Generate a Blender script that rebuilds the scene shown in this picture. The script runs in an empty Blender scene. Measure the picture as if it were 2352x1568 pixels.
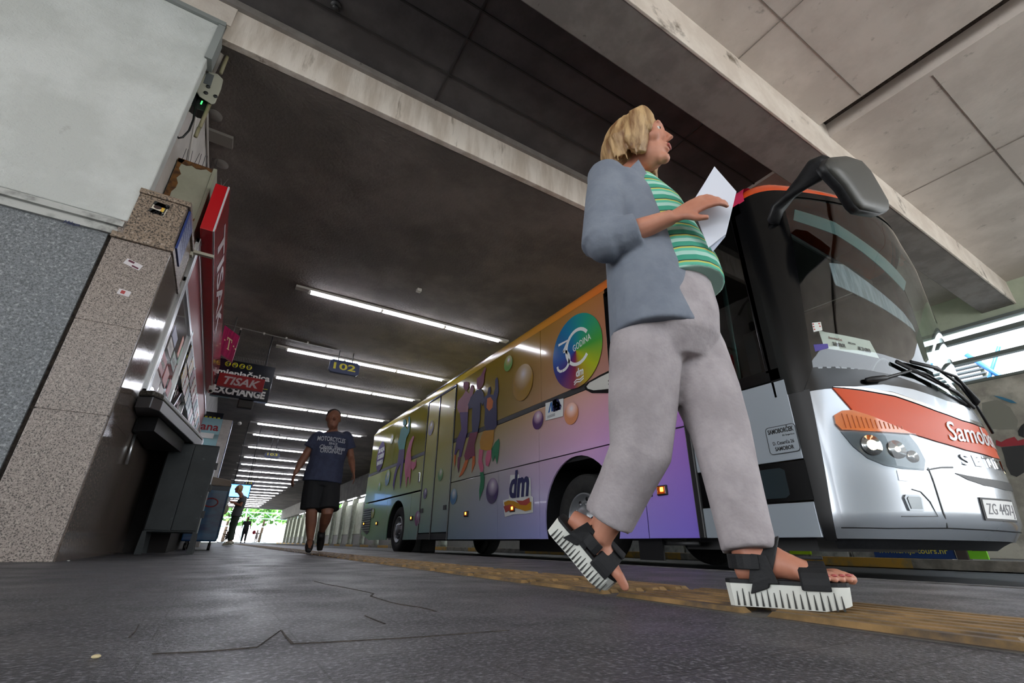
import bpy, bmesh, math, random
from mathutils import Vector, Matrix
random.seed(7)
S = bpy.context.scene
COL = S.collection
PI = math.pi

# ---------------------------------------------------------------- camera
FPX = 1045.333                      # 16 mm lens on a 36 mm sensor, frame 2352 x 1568
CAM = Vector((0.0, 0.0, 0.13))      # the camera almost lies on the platform
YAW, PITCH, ROLL = 0.53981617, 0.42091880, 0.01487611
cy_, sy_, cp_, sp_ = math.cos(YAW), math.sin(YAW), math.cos(PITCH), math.sin(PITCH)
fwd = Vector((sy_*cp_, cy_*cp_, sp_)); rt = Vector((cy_, -sy_, 0)); upv = rt.cross(fwd)
cr_, sr_ = math.cos(ROLL), math.sin(ROLL)
RT = rt*cr_ + upv*sr_; UP = -rt*sr_ + upv*cr_; FW = fwd
cd = bpy.data.cameras.new('camera'); cam = bpy.data.objects.new('camera', cd); COL.objects.link(cam)
cd.lens = 16.0; cd.sensor_width = 36.0; cd.clip_start = 0.01; cd.clip_end = 600
cam.matrix_world = Matrix(((RT.x, UP.x, -FW.x, CAM.x), (RT.y, UP.y, -FW.y, CAM.y), (RT.z, UP.z, -FW.z, CAM.z), (0, 0, 0, 1)))
S.camera = cam

# ---------------------------------------------------------------- light and exposure
W = bpy.data.worlds.new('sky'); S.world = W; W.use_nodes = True
wn = W.node_tree; bg = wn.nodes['Background']
tc = wn.nodes.new('ShaderNodeTexCoord'); sx = wn.nodes.new('ShaderNodeSeparateXYZ'); rp = wn.nodes.new('ShaderNodeValToRGB')
wn.links.new(tc.outputs['Generated'], sx.inputs[0]); wn.links.new(sx.outputs[2], rp.inputs[0]); wn.links.new(rp.outputs[0], bg.inputs[0])
rp.color_ramp.elements[0].position = 0.0; rp.color_ramp.elements[0].color = (1.0, 1.0, 1.0, 1)
rp.color_ramp.elements[1].position = 0.7; rp.color_ramp.elements[1].color = (0.62, 0.80, 1.0, 1)
bg.inputs[1].default_value = 4.2
sd = bpy.data.lights.new('sun', 'SUN'); sd.energy = 11.0; sd.angle = math.radians(1.0); sd.color = (1.0, 0.95, 0.86)
sun = bpy.data.objects.new('sun', sd); COL.objects.link(sun)
sun.rotation_euler = Vector((0.55, 0.62, -1.15)).to_track_quat('-Z', 'Y').to_euler()
S.view_settings.view_transform = 'Standard'; S.view_settings.look = 'None'
S.view_settings.exposure = 0.55; S.view_settings.gamma = 1.0; S.view_settings.use_curve_mapping = False
S.cycles.max_bounces = 8; S.cycles.diffuse_bounces = 4; S.cycles.glossy_bounces = 3; S.cycles.transparent_max_bounces = 12
S.cycles.sample_clamp_indirect = 4.0
S.cycles.caustics_reflective = False; S.cycles.caustics_refractive = False

# ---------------------------------------------------------------- helpers
def ray(x, y):
    return (x-1176)/FPX*RT - (y-784)/FPX*UP + FW
def at(x, y, axis, val):
    "point of a photographed detail on the plane axis=val"
    d = ray(x, y); t = (val-CAM[axis])/d[axis]
    return CAM + d*t

def lin(c):
    if isinstance(c, str):
        c = [int(c[i:i+2], 16)/255 for i in (0, 2, 4)]
    return tuple([((v+0.055)/1.055)**2.4 if v > 0.04045 else v/12.92 for v in c[:3]] + [1.0])

MATS = {}
def M(name, c, rough=0.5, metal=0.0, c2=None, scale=8.0, lo=0.4, hi=0.6, bump=0.0, bscale=None, emit=0.0, alpha=None, coat=0.0, detail=6, spec=None, stretch=None, c3=None, scale3=1.0, lo3=.5, hi3=.7, rough2=None):
    if name in MATS: return MATS[name]
    m = bpy.data.materials.new(name); m.use_nodes = True; MATS[name] = m
    nt = m.node_tree; b = nt.nodes['Principled BSDF']
    b.inputs['Base Color'].default_value = lin(c); b.inputs['Roughness'].default_value = rough; b.inputs['Metallic'].default_value = metal
    if spec is not None: b.inputs['Specular IOR Level'].default_value = spec
    if coat: b.inputs['Coat Weight'].default_value = coat; b.inputs['Coat Roughness'].default_value = 0.05
    if emit: b.inputs['Emission Color'].default_value = lin(c); b.inputs['Emission Strength'].default_value = emit
    vec = None
    if c2 is not None or bump:
        t = nt.nodes.new('ShaderNodeTexCoord'); mp = nt.nodes.new('ShaderNodeMapping'); nt.links.new(t.outputs['Object'], mp.inputs[0])
        if stretch: mp.inputs['Scale'].default_value = stretch
        vec = mp.outputs[0]
    def noise(sc, det=detail):
        n = nt.nodes.new('ShaderNodeTexNoise'); n.inputs['Scale'].default_value = sc; n.inputs['Detail'].default_value = det; n.inputs['Roughness'].default_value = 0.62
        nt.links.new(vec, n.inputs['Vector']); return n
    def mask(n, a, z):
        r = nt.nodes.new('ShaderNodeMapRange'); r.inputs[1].default_value = a; r.inputs[2].default_value = z
        nt.links.new(n.outputs[0], r.inputs[0]); return r.outputs[0]
    col = None
    if c2 is not None:
        k = mask(noise(scale), lo, hi); mx = nt.nodes.new('ShaderNodeMix'); mx.data_type = 'RGBA'
        mx.inputs[6].default_value = lin(c); mx.inputs[7].default_value = lin(c2); nt.links.new(k, mx.inputs[0]); col = mx.outputs[2]
        if c3 is not None:
            k3 = mask(noise(scale3), lo3, hi3); m3 = nt.nodes.new('ShaderNodeMix'); m3.data_type = 'RGBA'
            nt.links.new(col, m3.inputs[6]); m3.inputs[7].default_value = lin(c3); nt.links.new(k3, m3.inputs[0]); col = m3.outputs[2]
        nt.links.new(col, b.inputs['Base Color'])
        if rough2 is not None:
            mr = nt.nodes.new('ShaderNodeMapRange'); mr.inputs[3].default_value = rough; mr.inputs[4].default_value = rough2
            nt.links.new(k, mr.inputs[0]); nt.links.new(mr.outputs[0], b.inputs['Roughness'])
    if bump:
        bp = nt.nodes.new('ShaderNodeBump'); bp.inputs['Strength'].default_value = 1.0; bp.inputs['Distance'].default_value = bump
        nt.links.new(noise(bscale or scale, 4).outputs[0], bp.inputs['Height']); nt.links.new(bp.outputs[0], b.inputs['Normal'])
    return m

def emat(name, c, s):
    return M(name, c, emit=s)

def glass_mat(name, tint, refl=0.5, rough=0.02, dirt=0.0):
    "thin pane: tinted see-through plus a mirror reflection that grows towards grazing angles"
    if name in MATS: return MATS[name]
    m = bpy.data.materials.new(name); m.use_nodes = True; MATS[name] = m
    nt = m.node_tree; nt.nodes.clear()
    o = nt.nodes.new('ShaderNodeOutputMaterial'); mx = nt.nodes.new('ShaderNodeMixShader')
    t = nt.nodes.new('ShaderNodeBsdfTransparent'); g = nt.nodes.new('ShaderNodeBsdfGlossy'); f = nt.nodes.new('ShaderNodeFresnel')
    t.inputs[0].default_value = lin(tint); g.inputs['Roughness'].default_value = rough; g.inputs[0].default_value = (1, 1, 1, 1)
    f.inputs[0].default_value = 1.5
    mu = nt.nodes.new('ShaderNodeMath'); mu.operation = 'MULTIPLY_ADD'; mu.inputs[1].default_value = refl*2; mu.inputs[2].default_value = dirt; mu.use_clamp = True
    geo = nt.nodes.new('ShaderNodeNewGeometry'); bf = nt.nodes.new('ShaderNodeMath'); bf.operation = 'SUBTRACT'; bf.inputs[0].default_value = 1.0; bf.use_clamp = True
    ml = nt.nodes.new('ShaderNodeMath'); ml.operation = 'MULTIPLY'; nt.links.new(geo.outputs['Backfacing'], bf.inputs[1]); nt.links.new(bf.outputs[0], ml.inputs[0]); nt.links.new(mu.outputs[0], ml.inputs[1])
    nt.links.new(f.outputs[0], mu.inputs[0]); nt.links.new(ml.outputs[0], mx.inputs[0])
    nt.links.new(t.outputs[0], mx.inputs[1]); nt.links.new(g.outputs[0], mx.inputs[2]); nt.links.new(mx.outputs[0], o.inputs[0])
    return m

class MB:
    "collects shapes in world coordinates, then links them as ONE mesh object"
    def __init__(s): s.v = []; s.f = []; s.sm = []; s.mi = []; s.cur = 0
    def add(s, vs, fs, smooth=False):
        n = len(s.v); s.v += [Vector(p) for p in vs]
        for f in fs: s.f.append([n+i for i in f]); s.sm.append(smooth); s.mi.append(s.cur)
        return s
    def box(s, x0, x1, y0, y1, z0, z1, T=None):
        vs = [Vector((x, y, z)) for z in (z0, z1) for y in (y0, y1) for x in (x0, x1)]
        if T: vs = [T @ v for v in vs]
        return s.add(vs, [(0, 2, 3, 1), (4, 5, 7, 6), (0, 1, 5, 4), (2, 6, 7, 3), (0, 4, 6, 2), (1, 3, 7, 5)])
    def hexa(s, b, t):
        "b, t: four bottom and four top corners in order"
        return s.add(list(b)+list(t), [(3, 2, 1, 0), (4, 5, 6, 7), (0, 1, 5, 4), (1, 2, 6, 5), (2, 3, 7, 6), (3, 0, 4, 7)])
    def prism(s, poly, vec):
        n = len(poly); a = [Vector(p) for p in poly]; b = [p+Vector(vec) for p in a]
        return s.add(a+b, [list(range(n))[::-1], list(range(n, 2*n))] + [(i, (i+1) % n, n+(i+1) % n, n+i) for i in range(n)])
    def loft(s, rings, caps=True, smooth=True, close=True):
        n = len(rings[0]); vs = [p for r in rings for p in r]; fs = []
        for k in range(len(rings)-1):
            for i in range(n if close else n-1):
                j = (i+1) % n; fs.append((k*n+i, k*n+j, (k+1)*n+j, (k+1)*n+i))
        if caps and close:
            fs.append(list(range(n))[::-1]); fs.append(list(range((len(rings)-1)*n, len(rings)*n)))
        return s.add(vs, fs, smooth)
    def tube(s, pts, r, n=8, flat=None, updir=None, caps=True):
        "tube through pts; r is a radius or a list of radii; flat=(ratio) squashes the section along updir"
        pts = [Vector(p) for p in pts]; m = len(pts)
        if not isinstance(r, (list, tuple)): r = [r]*m
        rings = []; prev = None
        for k in range(m):
            d = (pts[min(k+1, m-1)]-pts[max(k-1, 0)])
            if d.length < 1e-9: d = Vector((0, 0, 1))
            d.normalize()
            u = Vector(updir) if updir else (prev if prev is not None else Vector((0, 0, 1)) if abs(d.z) < .9 else Vector((0, 1, 0)))
            u = u - d*u.dot(d)
            if u.length < 1e-6: u = Vector((1, 0, 0)) - d*d.x
            u.normalize(); w = d.cross(u); prev = u
            rr = r[k]; ra, rb = (rr if isinstance(rr, (tuple, list)) else (rr, rr))
            if flat: rb = rb*flat
            rings.append([pts[k]+w*(ra*math.cos(2*PI*i/n))+u*(rb*math.sin(2*PI*i/n)) for i in range(n)])
        return s.loft(rings, caps=caps)
    def ell(s, c, r, n=14, m=9, R=None):
        c = Vector(c); r = r if isinstance(r, (tuple, list)) else (r, r, r); vs = []; fs = []
        R = R or Matrix.Identity(3)
        vs.append(c+R @ Vector((0, 0, r[2])))
        for k in range(1, m):
            a = PI*k/m
            for i in range(n):
                b = 2*PI*i/n
                vs.append(c+R @ Vector((r[0]*math.sin(a)*math.cos(b), r[1]*math.sin(a)*math.sin(b), r[2]*math.cos(a))))
        vs.append(c+R @ Vector((0, 0, -r[2]))); L = len(vs)-1
        for i in range(n):
            j = (i+1) % n; fs.append((0, 1+i, 1+j)); fs.append((L, 1+(m-2)*n+j, 1+(m-2)*n+i))
            for k in range(m-2): fs.append((1+k*n+i, 1+(k+1)*n+i, 1+(k+1)*n+j, 1+k*n+j))
        return s.add(vs, fs, True)
    def cyl(s, a, b, r, n=20, r2=None):
        return s.tube([a, b], [r, r if r2 is None else r2], n)
    def done(s, name, mat, parent=None, bev=0, seg=2, sub=0, remesh=0, smooth_it=0, flatshade=None, auto=False):
        root = parent
        while root is not None and root.parent: root = root.parent
        off = root.location.copy() if root is not None else Vector((0, 0, 0))
        if parent is None and s.v:
            xs = [p.x for p in s.v]; ys = [p.y for p in s.v]; zs = [p.z for p in s.v]
            off = Vector(((min(xs)+max(xs))/2, (min(ys)+max(ys))/2, min(zs))) if not s.__dict__.get('keep') else Vector((0, 0, 0))
        me = bpy.data.meshes.new(name); me.from_pydata([tuple(p-off) for p in s.v], [], s.f)
        for m in (mat if isinstance(mat, (list, tuple)) else [mat]): me.materials.append(m)
        for p, sm, mi in zip(me.polygons, s.sm, s.mi): p.use_smooth = sm; p.material_index = mi
        me.update()
        o = bpy.data.objects.new(name, me); COL.objects.link(o)
        if parent is not None: o.parent = parent
        else: o.location = off
        if remesh:
            md = o.modifiers.new('join', 'REMESH'); md.mode = 'VOXEL'; md.voxel_size = remesh; md.use_smooth_shade = True
            if smooth_it: q = o.modifiers.new('relax', 'SMOOTH'); q.iterations = smooth_it; q.factor = 0.5
        if bev:
            md = o.modifiers.new('bevel', 'BEVEL'); md.width = bev; md.segments = seg; md.limit_method = 'ANGLE'; md.angle_limit = math.radians(40)
        if sub: md = o.modifiers.new('sub', 'SUBSURF'); md.levels = sub; md.render_levels = sub
        return o

def tag(o, label, cat, group=None, kind=None):
    o['label'] = label; o['category'] = cat
    if group: o['group'] = group
    if kind: o['kind'] = kind
    return o
def thing(name, loc, label, cat, group=None):
    o = bpy.data.objects.new(name, None); COL.objects.link(o); o.location = loc; o.empty_display_size = 0.1
    return tag(o, label, cat, group)
def struct(mb, name, mat, label=None, cat='structure', **k):
    mb.keep = True
    o = mb.done(name, mat, **k); o['kind'] = 'structure'
    if label: o['label'] = label; o['category'] = cat
    return o
def dup(o, parent=None):
    c = o.copy(); COL.objects.link(c); c.parent = parent
    for ch in list(o.children): dup(ch, c)
    return c

def text_shape(s, size=1.0, bold=0.0, shear=0.0, spacing=1.0, width=1.0, align='LEFT'):
    "letter outlines as flat faces: (verts 2D, faces)"
    cu = bpy.data.curves.new('t', 'FONT'); cu.body = s; cu.size = size; cu.offset = bold; cu.shear = shear; cu.space_character = spacing
    cu.align_x = align; cu.resolution_u = 3; cu.fill_mode = 'FRONT'
    o = bpy.data.objects.new('t', cu); COL.objects.link(o)
    dg = bpy.context.evaluated_depsgraph_get(); me = o.evaluated_get(dg).to_mesh()
    vs = [(v.co.x*width, v.co.y) for v in me.vertices]; fs = [tuple(p.vertices) for p in me.polygons]
    o.evaluated_get(dg).to_mesh_clear(); bpy.data.objects.remove(o); bpy.data.curves.remove(cu)
    return vs, fs
def put_text(mb, s, o, ex, ey, size, **k):
    "letters laid on the plane through o with unit axes ex (reading direction) and ey (up)"
    o, ex, ey = Vector(o), Vector(ex), Vector(ey); n = ex.cross(ey).normalized()*0.0015
    vs, fs = text_shape(s, size, **k)
    P = [o+ex*a+ey*b for a, b in vs]; N = len(P)
    mb.add(P+[p+n for p in P], [f for f in fs]+[tuple(N+i for i in f) for f in fs])
    return mb
def fit_text(mb, s, o, o2, ey, h, **k):
    "letters fitted between o and o2 (baseline), capital height h"
    o, o2 = Vector(o), Vector(o2); ex = (o2-o); L = ex.length; ex.normalize()
    vs, fs = text_shape(s, 1.0, **k)
    x0 = min(a for a, b in vs); x1 = max(a for a, b in vs); ey = Vector(ey); n = ex.cross(ey).normalized()*0.0015
    sx_ = L/(x1-x0); sy2 = h/0.73
    P = [o+ex*((a-x0)*sx_)+ey*(b*sy2) for a, b in vs]; N = len(P)
    mb.add(P+[p+n for p in P], [f for f in fs]+[tuple(N+i for i in f) for f in fs])
    return mb

# ---------------------------------------------------------------- materials of the place
mFloor = M('floor_stone', '4b4a4d', 0.36, c2='38373a', scale=3.5, lo=.35, hi=.65, bump=.003, bscale=150, c3='8b8a90', scale3=130, lo3=.50, hi3=.68, rough2=.6)
mRoad = M('asphalt', '3c3d3f', 0.55, c2='2c2d2f', scale=5, bump=.003, bscale=120)
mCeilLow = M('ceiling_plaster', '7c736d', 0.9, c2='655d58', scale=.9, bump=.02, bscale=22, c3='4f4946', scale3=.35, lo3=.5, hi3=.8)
mCeilUp = M('ceiling_concrete', 'd4cbc4', 0.9, c2='c2b9b2', scale=1.1, bump=.004, bscale=12, c3='a8a099', scale3=6, lo3=.62, hi3=.72)
mDark = M('dark_concrete', '5c595a', 0.9, c2='4a4748', scale=1.3, bump=.004, bscale=10)  # plain darker grey for the recessed ceiling
mBeam = M('pale_concrete', 'e2d8ce', 0.85, c2='d2c6bb', scale=2.2, bump=.004, bscale=30, c3='6f6255', scale3=1.7, lo3=.60, hi3=.70)
mFascia = M('fascia_concrete', 'e6dcd2', 0.85, c2='cabdb0', scale=2.5, bump=.004, bscale=30, stretch=(2.2, 2.2, .35), c3='83725f', scale3=2.4, lo3=.62, hi3=.72)
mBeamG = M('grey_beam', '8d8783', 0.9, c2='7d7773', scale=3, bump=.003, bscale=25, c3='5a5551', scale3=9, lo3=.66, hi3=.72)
mWhite = M('stucco', 'd3d6d4', 0.85, c2='c3c6c3', scale=1.5, bump=.006, bscale=55, c3='8a8682', scale3=3.1, lo3=.66, hi3=.78)
mTrim = M('trim_paint', 'b9bab7', 0.8, c2='7f7f7c', scale=7, lo=.5, hi=.7)
mWallSide = M('side_wall_paint', 'cfc9c4', 0.85, c2='bdb7b2', scale=2)
mPink = M('pink_granite', '968a83', 0.30, c2='4a4541', scale=120, lo=.50, hi=.58, c3='aea299', scale3=90, lo3=.54, hi3=.64)
mPinkPol = M('polished_granite', '82776e', 0.10, c2='564d47', scale=60, lo=.40, hi=.60, bump=.0006, bscale=50)
mGrey = M('grey_granite', '7d8185', 0.6, c2='585c5f', scale=120, lo=.46, hi=.56, c3='9da1a4', scale3=60, lo3=.56, hi3=.62)
mBlackRub = M('black_rubber', '141416', 0.45)
mBlackPl = M('black_plastic', '17181a', 0.5, c2='202124', scale=40)
mAlu = M('aluminium', 'c4c6c8', 0.3, 0.9)
mGreyMet = M('grey_metal', '8a8986', 0.45, 0.6)
mGap = M('dirt_joint', '2b2623', 0.95, c2='4a423b', scale=30, bump=.01)
# ---------------------------------------------------------------- the station hall
def brick_floor():
    m = mFloor.copy(); m.name = 'platform_paving'; nt = m.node_tree; b = nt.nodes['Principled BSDF']
    t = nt.nodes.new('ShaderNodeTexCoord'); mp = nt.nodes.new('ShaderNodeMapping'); br = nt.nodes.new('ShaderNodeTexBrick')
    nt.links.new(t.outputs['Object'], mp.inputs[0]); nt.links.new(mp.outputs[0], br.inputs['Vector'])
    mp.inputs['Location'].default_value = (0.22, 0.04, 0)
    br.inputs['Scale'].default_value = 1; br.inputs['Brick Width'].default_value = .36; br.inputs['Row Height'].default_value = .12
    br.inputs['Mortar Size'].default_value = .0016; br.inputs['Mortar Smooth'].default_value = .2
    br.inputs['Color1'].default_value = (1, 1, 1, 1); br.inputs['Color2'].default_value = (.86, .86, .87, 1); br.inputs['Mortar'].default_value = (.22, .21, .2, 1)
    old = b.inputs['Base Color'].links[0].from_socket
    mx = nt.nodes.new('ShaderNodeMix'); mx.data_type = 'RGBA'; mx.blend_type = 'MULTIPLY'; mx.inputs[0].default_value = .75
    nt.links.new(old, mx.inputs[6]); nt.links.new(br.outputs[0], mx.inputs[7]); nt.links.new(mx.outputs[2], b.inputs['Base Color'])
    return m
struct(MB().box(-14, 2.85, -7, 60, -.3, 0), 'floor', brick_floor(), 'dark grey stone platform floor with worn joints and cracks', 'floor')
struct(MB().box(2.85, 7.4, -7, 120, -.4, -.07), 'road', mRoad, 'dark asphalt bus lane beside the platform', 'road')
# beyond the far end of the hall and behind the photographer the ground is open and bright
mPave = M('sunlit_paving', 'c9c6bf', .8, c2='b5b1a9', scale=3)
struct(MB().box(-14, 2.85, 60, 130, -.3, 0), 'plaza_floor', M('far_paving', '77767a', .45, c2='626165', scale=3), 'pale paving of the platform towards the far exit', 'floor')
struct(MB().box(-70, 90, -80, -7, -.4, -.02), 'forecourt', mPave, None)  # unseen ground, kept pale to bounce sunlight up to the ceilings
struct(MB().box(-70, 90, 120, 220, -.4, -.01), 'street', mPave, 'sunlit street beyond the far exit', 'street')
struct(MB().box(7.4, 60, -7, 120, -.4, -.06), 'far_lane', M('far_asphalt', '5a5b5c', .6, c2='4a4b4c', scale=4), 'grey lane beyond the yellow kerb', 'road')

# painted kerb of the next platform, yellow and bare stretches
mKerb = M('kerb_concrete', '8c877d', .8, c2='6e6960', scale=5, bump=.004, bscale=40)
mKerbY = M('kerb_yellow', 'b58a35', .8, c2='8c7a50', scale=6, lo=.5, hi=.65)
k = MB(); y = -6.0; i = 0
while y < 70:
    k.cur = i % 2; k.box(7.4, 7.75, y, y+1.75, -.3, .045); y += 1.75; i += 1
struct(k, 'trim_1', [mKerb, mKerbY], 'low kerb of the next platform painted in faded yellow blocks', 'kerb')
struct(MB().box(7.75, 12.9, -6, 70, -.2, .03), 'next_platform', M('kerb_pave', '6f6d6a', .7, c2='55534f', scale=4), 'narrow grey platform behind the bus', 'platform')
struct(MB().box(2.80, 2.86, -7, 60, -.28, .004), 'trim_2', M('edge_stone', '6c6a69', .6, c2='4c4a49', scale=9), 'worn grey stone edge of the platform', 'kerb')

# ceilings: a low one over the platform, a higher one towards the forecourt
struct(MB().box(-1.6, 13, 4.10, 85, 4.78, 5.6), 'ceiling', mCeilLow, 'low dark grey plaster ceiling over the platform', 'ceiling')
def cracks():
    g = MB()
    return g
struct(MB().box(-14, 5.78, -9.5, 4.3, 5.36, 5.75), 'ceiling_upper', mCeilUp, 'high pale concrete ceiling above the camera', 'ceiling')
struct(MB().box(6.02, 13.3, -9.5, 4.3, 5.29, 5.75), 'ceiling_right', mCeilUp, 'lower pale concrete ceiling slab with crack lines at the upper right', 'ceiling')
struct(MB().box(5.7, 6.1, -9.5, 4.3, 5.52, 5.8), 'ceiling_joint', mGap, 'dark crumbling joint between two ceiling slabs', 'joint')
# board marks and panel joints of the high ceiling
j = MB()
for y0 in (1.14, -.4): j.box(-3, 5.74, y0, y0+.006, 5.350, 5.362)
for x0 in (4.02,): j.box(x0, x0+.008, -4, 1.66, 5.350, 5.362)
for y0 in (.55, -.4): j.box(6.1, 12, y0, y0+.006, 5.279, 5.291)
for x0 in (8.2,): j.box(x0, x0+.008, -4, 1.66, 5.279, 5.291)
struct(j, 'ceiling_seams', M('seam', '8a827b', .95), 'fine dark joint lines in the pale concrete ceiling', 'joint')
# beams
struct(MB().box(-1.07, 13, 4.08, 4.16, 4.775, 5.30), 'trim_3', mFascia, 'pale stained concrete fascia along the edge of the low ceiling', 'beam', bev=.006)
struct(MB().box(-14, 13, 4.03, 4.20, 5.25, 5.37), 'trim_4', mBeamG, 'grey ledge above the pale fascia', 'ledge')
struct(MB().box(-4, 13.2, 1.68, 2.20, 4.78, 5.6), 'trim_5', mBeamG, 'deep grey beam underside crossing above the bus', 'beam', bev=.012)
struct(MB().box(-4, 13.2, 1.66, 1.69, 4.775, 5.6), 'trim_6', mBeam, 'front face of the crossing concrete beam, toned paler as if daylit', 'beam', bev=.006)  # daylight on this face put into its paler colour
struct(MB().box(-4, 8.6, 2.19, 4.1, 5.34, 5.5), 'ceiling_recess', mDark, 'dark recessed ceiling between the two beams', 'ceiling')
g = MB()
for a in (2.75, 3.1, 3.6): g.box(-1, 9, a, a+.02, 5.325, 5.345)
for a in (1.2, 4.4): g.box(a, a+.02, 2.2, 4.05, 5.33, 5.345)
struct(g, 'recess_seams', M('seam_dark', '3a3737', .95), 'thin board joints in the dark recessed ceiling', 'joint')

# left front wall: grey granite below, grooved trim, white stucco above
struct(MB().box(-14, -1.2, 4.08, 4.6, 0, 2.28), 'wall_left', mGrey, 'wall of flamed grey granite slabs under the white stucco', 'wall')
struct(MB().box(-14, -1.07, 4.06, 4.18, 2.42, 4.90), 'wall_left_upper', mWhite, 'rough white stucco wall above the granite', 'wall', bev=.01)
g = MB()
g.box(-14, -1.15, 4.055, 4.5, 2.28, 2.325).box(-14, -1.15, 4.075, 4.5, 2.325, 2.355).box(-14, -1.13, 4.045, 4.5, 2.355, 2.40).box(-14, -1.10, 4.07, 4.5, 2.40, 2.43)
struct(g, 'trim_7', mTrim, 'grooved white moulding between granite and stucco', 'moulding')
g = MB().box(-14, -1.03, 4.03, 4.3, 4.90, 4.935).box(-14, -1.04, 4.045, 4.3, 4.935, 4.97).box(-1.09, -1.03, 4.04, 4.2, 4.4, 4.93)
struct(g, 'trim_8', M('trim_grey', '8f9391', .7), 'grey edge strip along the top of the stucco wall', 'moulding')
struct(MB().box(-14, -1.0, 4.065, 4.3, 4.97, 5.36), 'wall_left_top', mBeam, 'beige plaster band above the stucco wall', 'wall')
struct(MB().box(-1.215, -1.165, 4.10, 4.3, 0, 2.3), 'wall_joint', mGap, 'dark open joint beside the granite pillar', 'joint')
g = MB().box(-1.168, -.79, 4.06, 4.84, 0, .90).box(-1.168, -.79, 4.06, 4.84, .905, 1.55).box(-1.168, -.79, 4.06, 4.84, 1.555, 2.25).box(-1.16, -.795, 4.065, 4.84, .8, 2.7)
struct(g, 'pillar', mPink, 'speckled pink granite pillar with slab joints', 'pillar', bev=.003)
struct(MB().box(-1.175, -.775, 4.035, 4.85, 2.25, 2.30).box(-1.115, -.79, 4.045, 4.84, 2.30, 2.70).box(-1.12, -.77, 4.03, 4.85, 2.70, 2.745), 'pillar_cap', M('cap_granite', '8f7d6c', .45, c2='3d3630', scale=70, lo=.48, hi=.58, c3='a8988a', scale3=45, lo3=.58, hi3=.62), 'brown granite cap block on top of the pillar', 'pillar', bev=.004)
g = MB().box(-.795, -.785, 4.10, 4.84, 0.0, .903).box(-.795, -.785, 4.10, 4.84, .906, 1.552).box(-.795, -.785, 4.10, 4.84, 1.556, 2.25)
g.box(-.83, -.787, 4.84, 13.2, 0.0, 1.22).box(-.83, -.787, 4.84, 4.92, 1.2, 2.7)
struct(g, 'wall_side', mPinkPol, 'polished dark granite side wall facing the platform', 'wall')
struct(MB().box(-1.6, -1.18, 4.2, 60, 2.74, 4.8), 'wall_side_upper', mWallSide, 'off white plaster wall above the kiosk', 'wall')
struct(MB().box(-1.6, -.9, 13.2, 60, 0, 4.8), 'wall_side_far', M('far_wall', '6b6764', .7, c2='57534f', scale=2), 'dim wall of shop fronts along the platform', 'wall')

# right-hand side
mConc = M('graffiti_concrete', 'b0aca2', .85, c2='96918a', scale=2.5, bump=.004, bscale=20, c3='c8c4ba', scale3=1.2, lo3=.5, hi3=.6)
struct(MB().box(13, 13.3, -4, 6.5, 0, 3.38), 'wall_right', mConc, 'concrete wall with torn painted patches behind the bus front', 'wall')
mGreenLit = M('green_lit_concrete', 'b9c2ae', .85, c2='a9b49e', scale=1.5, bump=.003, bscale=15)  # greenish light painted into the concrete colour
struct(MB().box(13, 13.3, -6, 9, 4.62, 5.4), 'wall_right_upper', mGreenLit, 'concrete band above the window strip, tinted by greenish light', 'wall')
struct(MB().box(13.3, 16, 6, 6.4, 0, 5.4), 'wall_right_return', mConc, None)

# unseen block added behind the camera to darken the windshield reflection
struct(MB().box(-34, 8, -17, -15, -.02, 6.0), 'added_backdrop', M('added_backdrop_render', '8a8782', .9, c2='7a7772', scale=.4), None)

struct(MB().box(8.6, 13.1, 2.19, 4.1, 5.30, 5.5), 'ceiling_green_lit', mGreenLit, 'ceiling between the beams at the right, tinted by greenish light', 'ceiling')
# ---------------------------------------------------------------- bus: shape of the curved front
BX = 3.5; BC = 4.775
_P = [(3.5, 1.90), (3.5, 1.75), (3.503, 1.68), (3.53, 1.59), (3.60, 1.50), (3.72, 1.42), (3.9, 1.325), (4.1, 1.235), (4.35, 1.15), (4.6, 1.097), (4.775, 1.085)]
_P = _P + [(2*BC-x, y) for x, y in _P[-2::-1]]
for _k in range(3):
    _Q = [_P[0]]
    for _a, _b in zip(_P, _P[1:]): _Q += [(_a[0]*.75+_b[0]*.25, _a[1]*.75+_b[1]*.25), (_a[0]*.25+_b[0]*.75, _a[1]*.25+_b[1]*.75)]
    _P = _Q+[_P[-1]]
_S = [0.0]
for _a, _b in zip(_P, _P[1:]): _S.append(_S[-1]+math.hypot(_b[0]-_a[0], _b[1]-_a[1]))
_S = [s-0.15 for s in _S]                    # s = 0 where the side (y = 1.75) turns into the front
SMAX = _S[-1]-0.15
def _cat(i, t):
    def g(k): return _P[max(0, min(len(_P)-1, k))]
    p0, p1, p2, p3 = g(i-1), g(i), g(i+1), g(i+2)
    d1, d2, d3 = [max(1e-6, math.hypot(b[0]-a[0], b[1]-a[1])) for a, b in ((p0, p1), (p1, p2), (p2, p3))]
    o = []
    for c in (0, 1):
        m1 = ((p1[c]-p0[c])/d1*d2+(p2[c]-p1[c])/d2*d1)/(d1+d2)*d2 if p0 != p1 else (p2[c]-p1[c])
        m2 = ((p2[c]-p1[c])/d2*d3+(p3[c]-p2[c])/d3*d2)/(d2+d3)*d2 if p2 != p3 else (p2[c]-p1[c])
        o.append((2*t**3-3*t*t+1)*p1[c]+(t**3-2*t*t+t)*m1+(-2*t**3+3*t*t)*p2[c]+(t**3-t*t)*m2)
    return o
def lut(tab, z):
    if z <= tab[0][0]: return tab[0][1]
    for (a, p), (b, q) in zip(tab, tab[1:]):
        if z <= b:
            t = (z-a)/(b-a); t = t*t*(3-2*t)*.5+t*.5
            return p+(q-p)*t
    return tab[-1][1]
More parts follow.
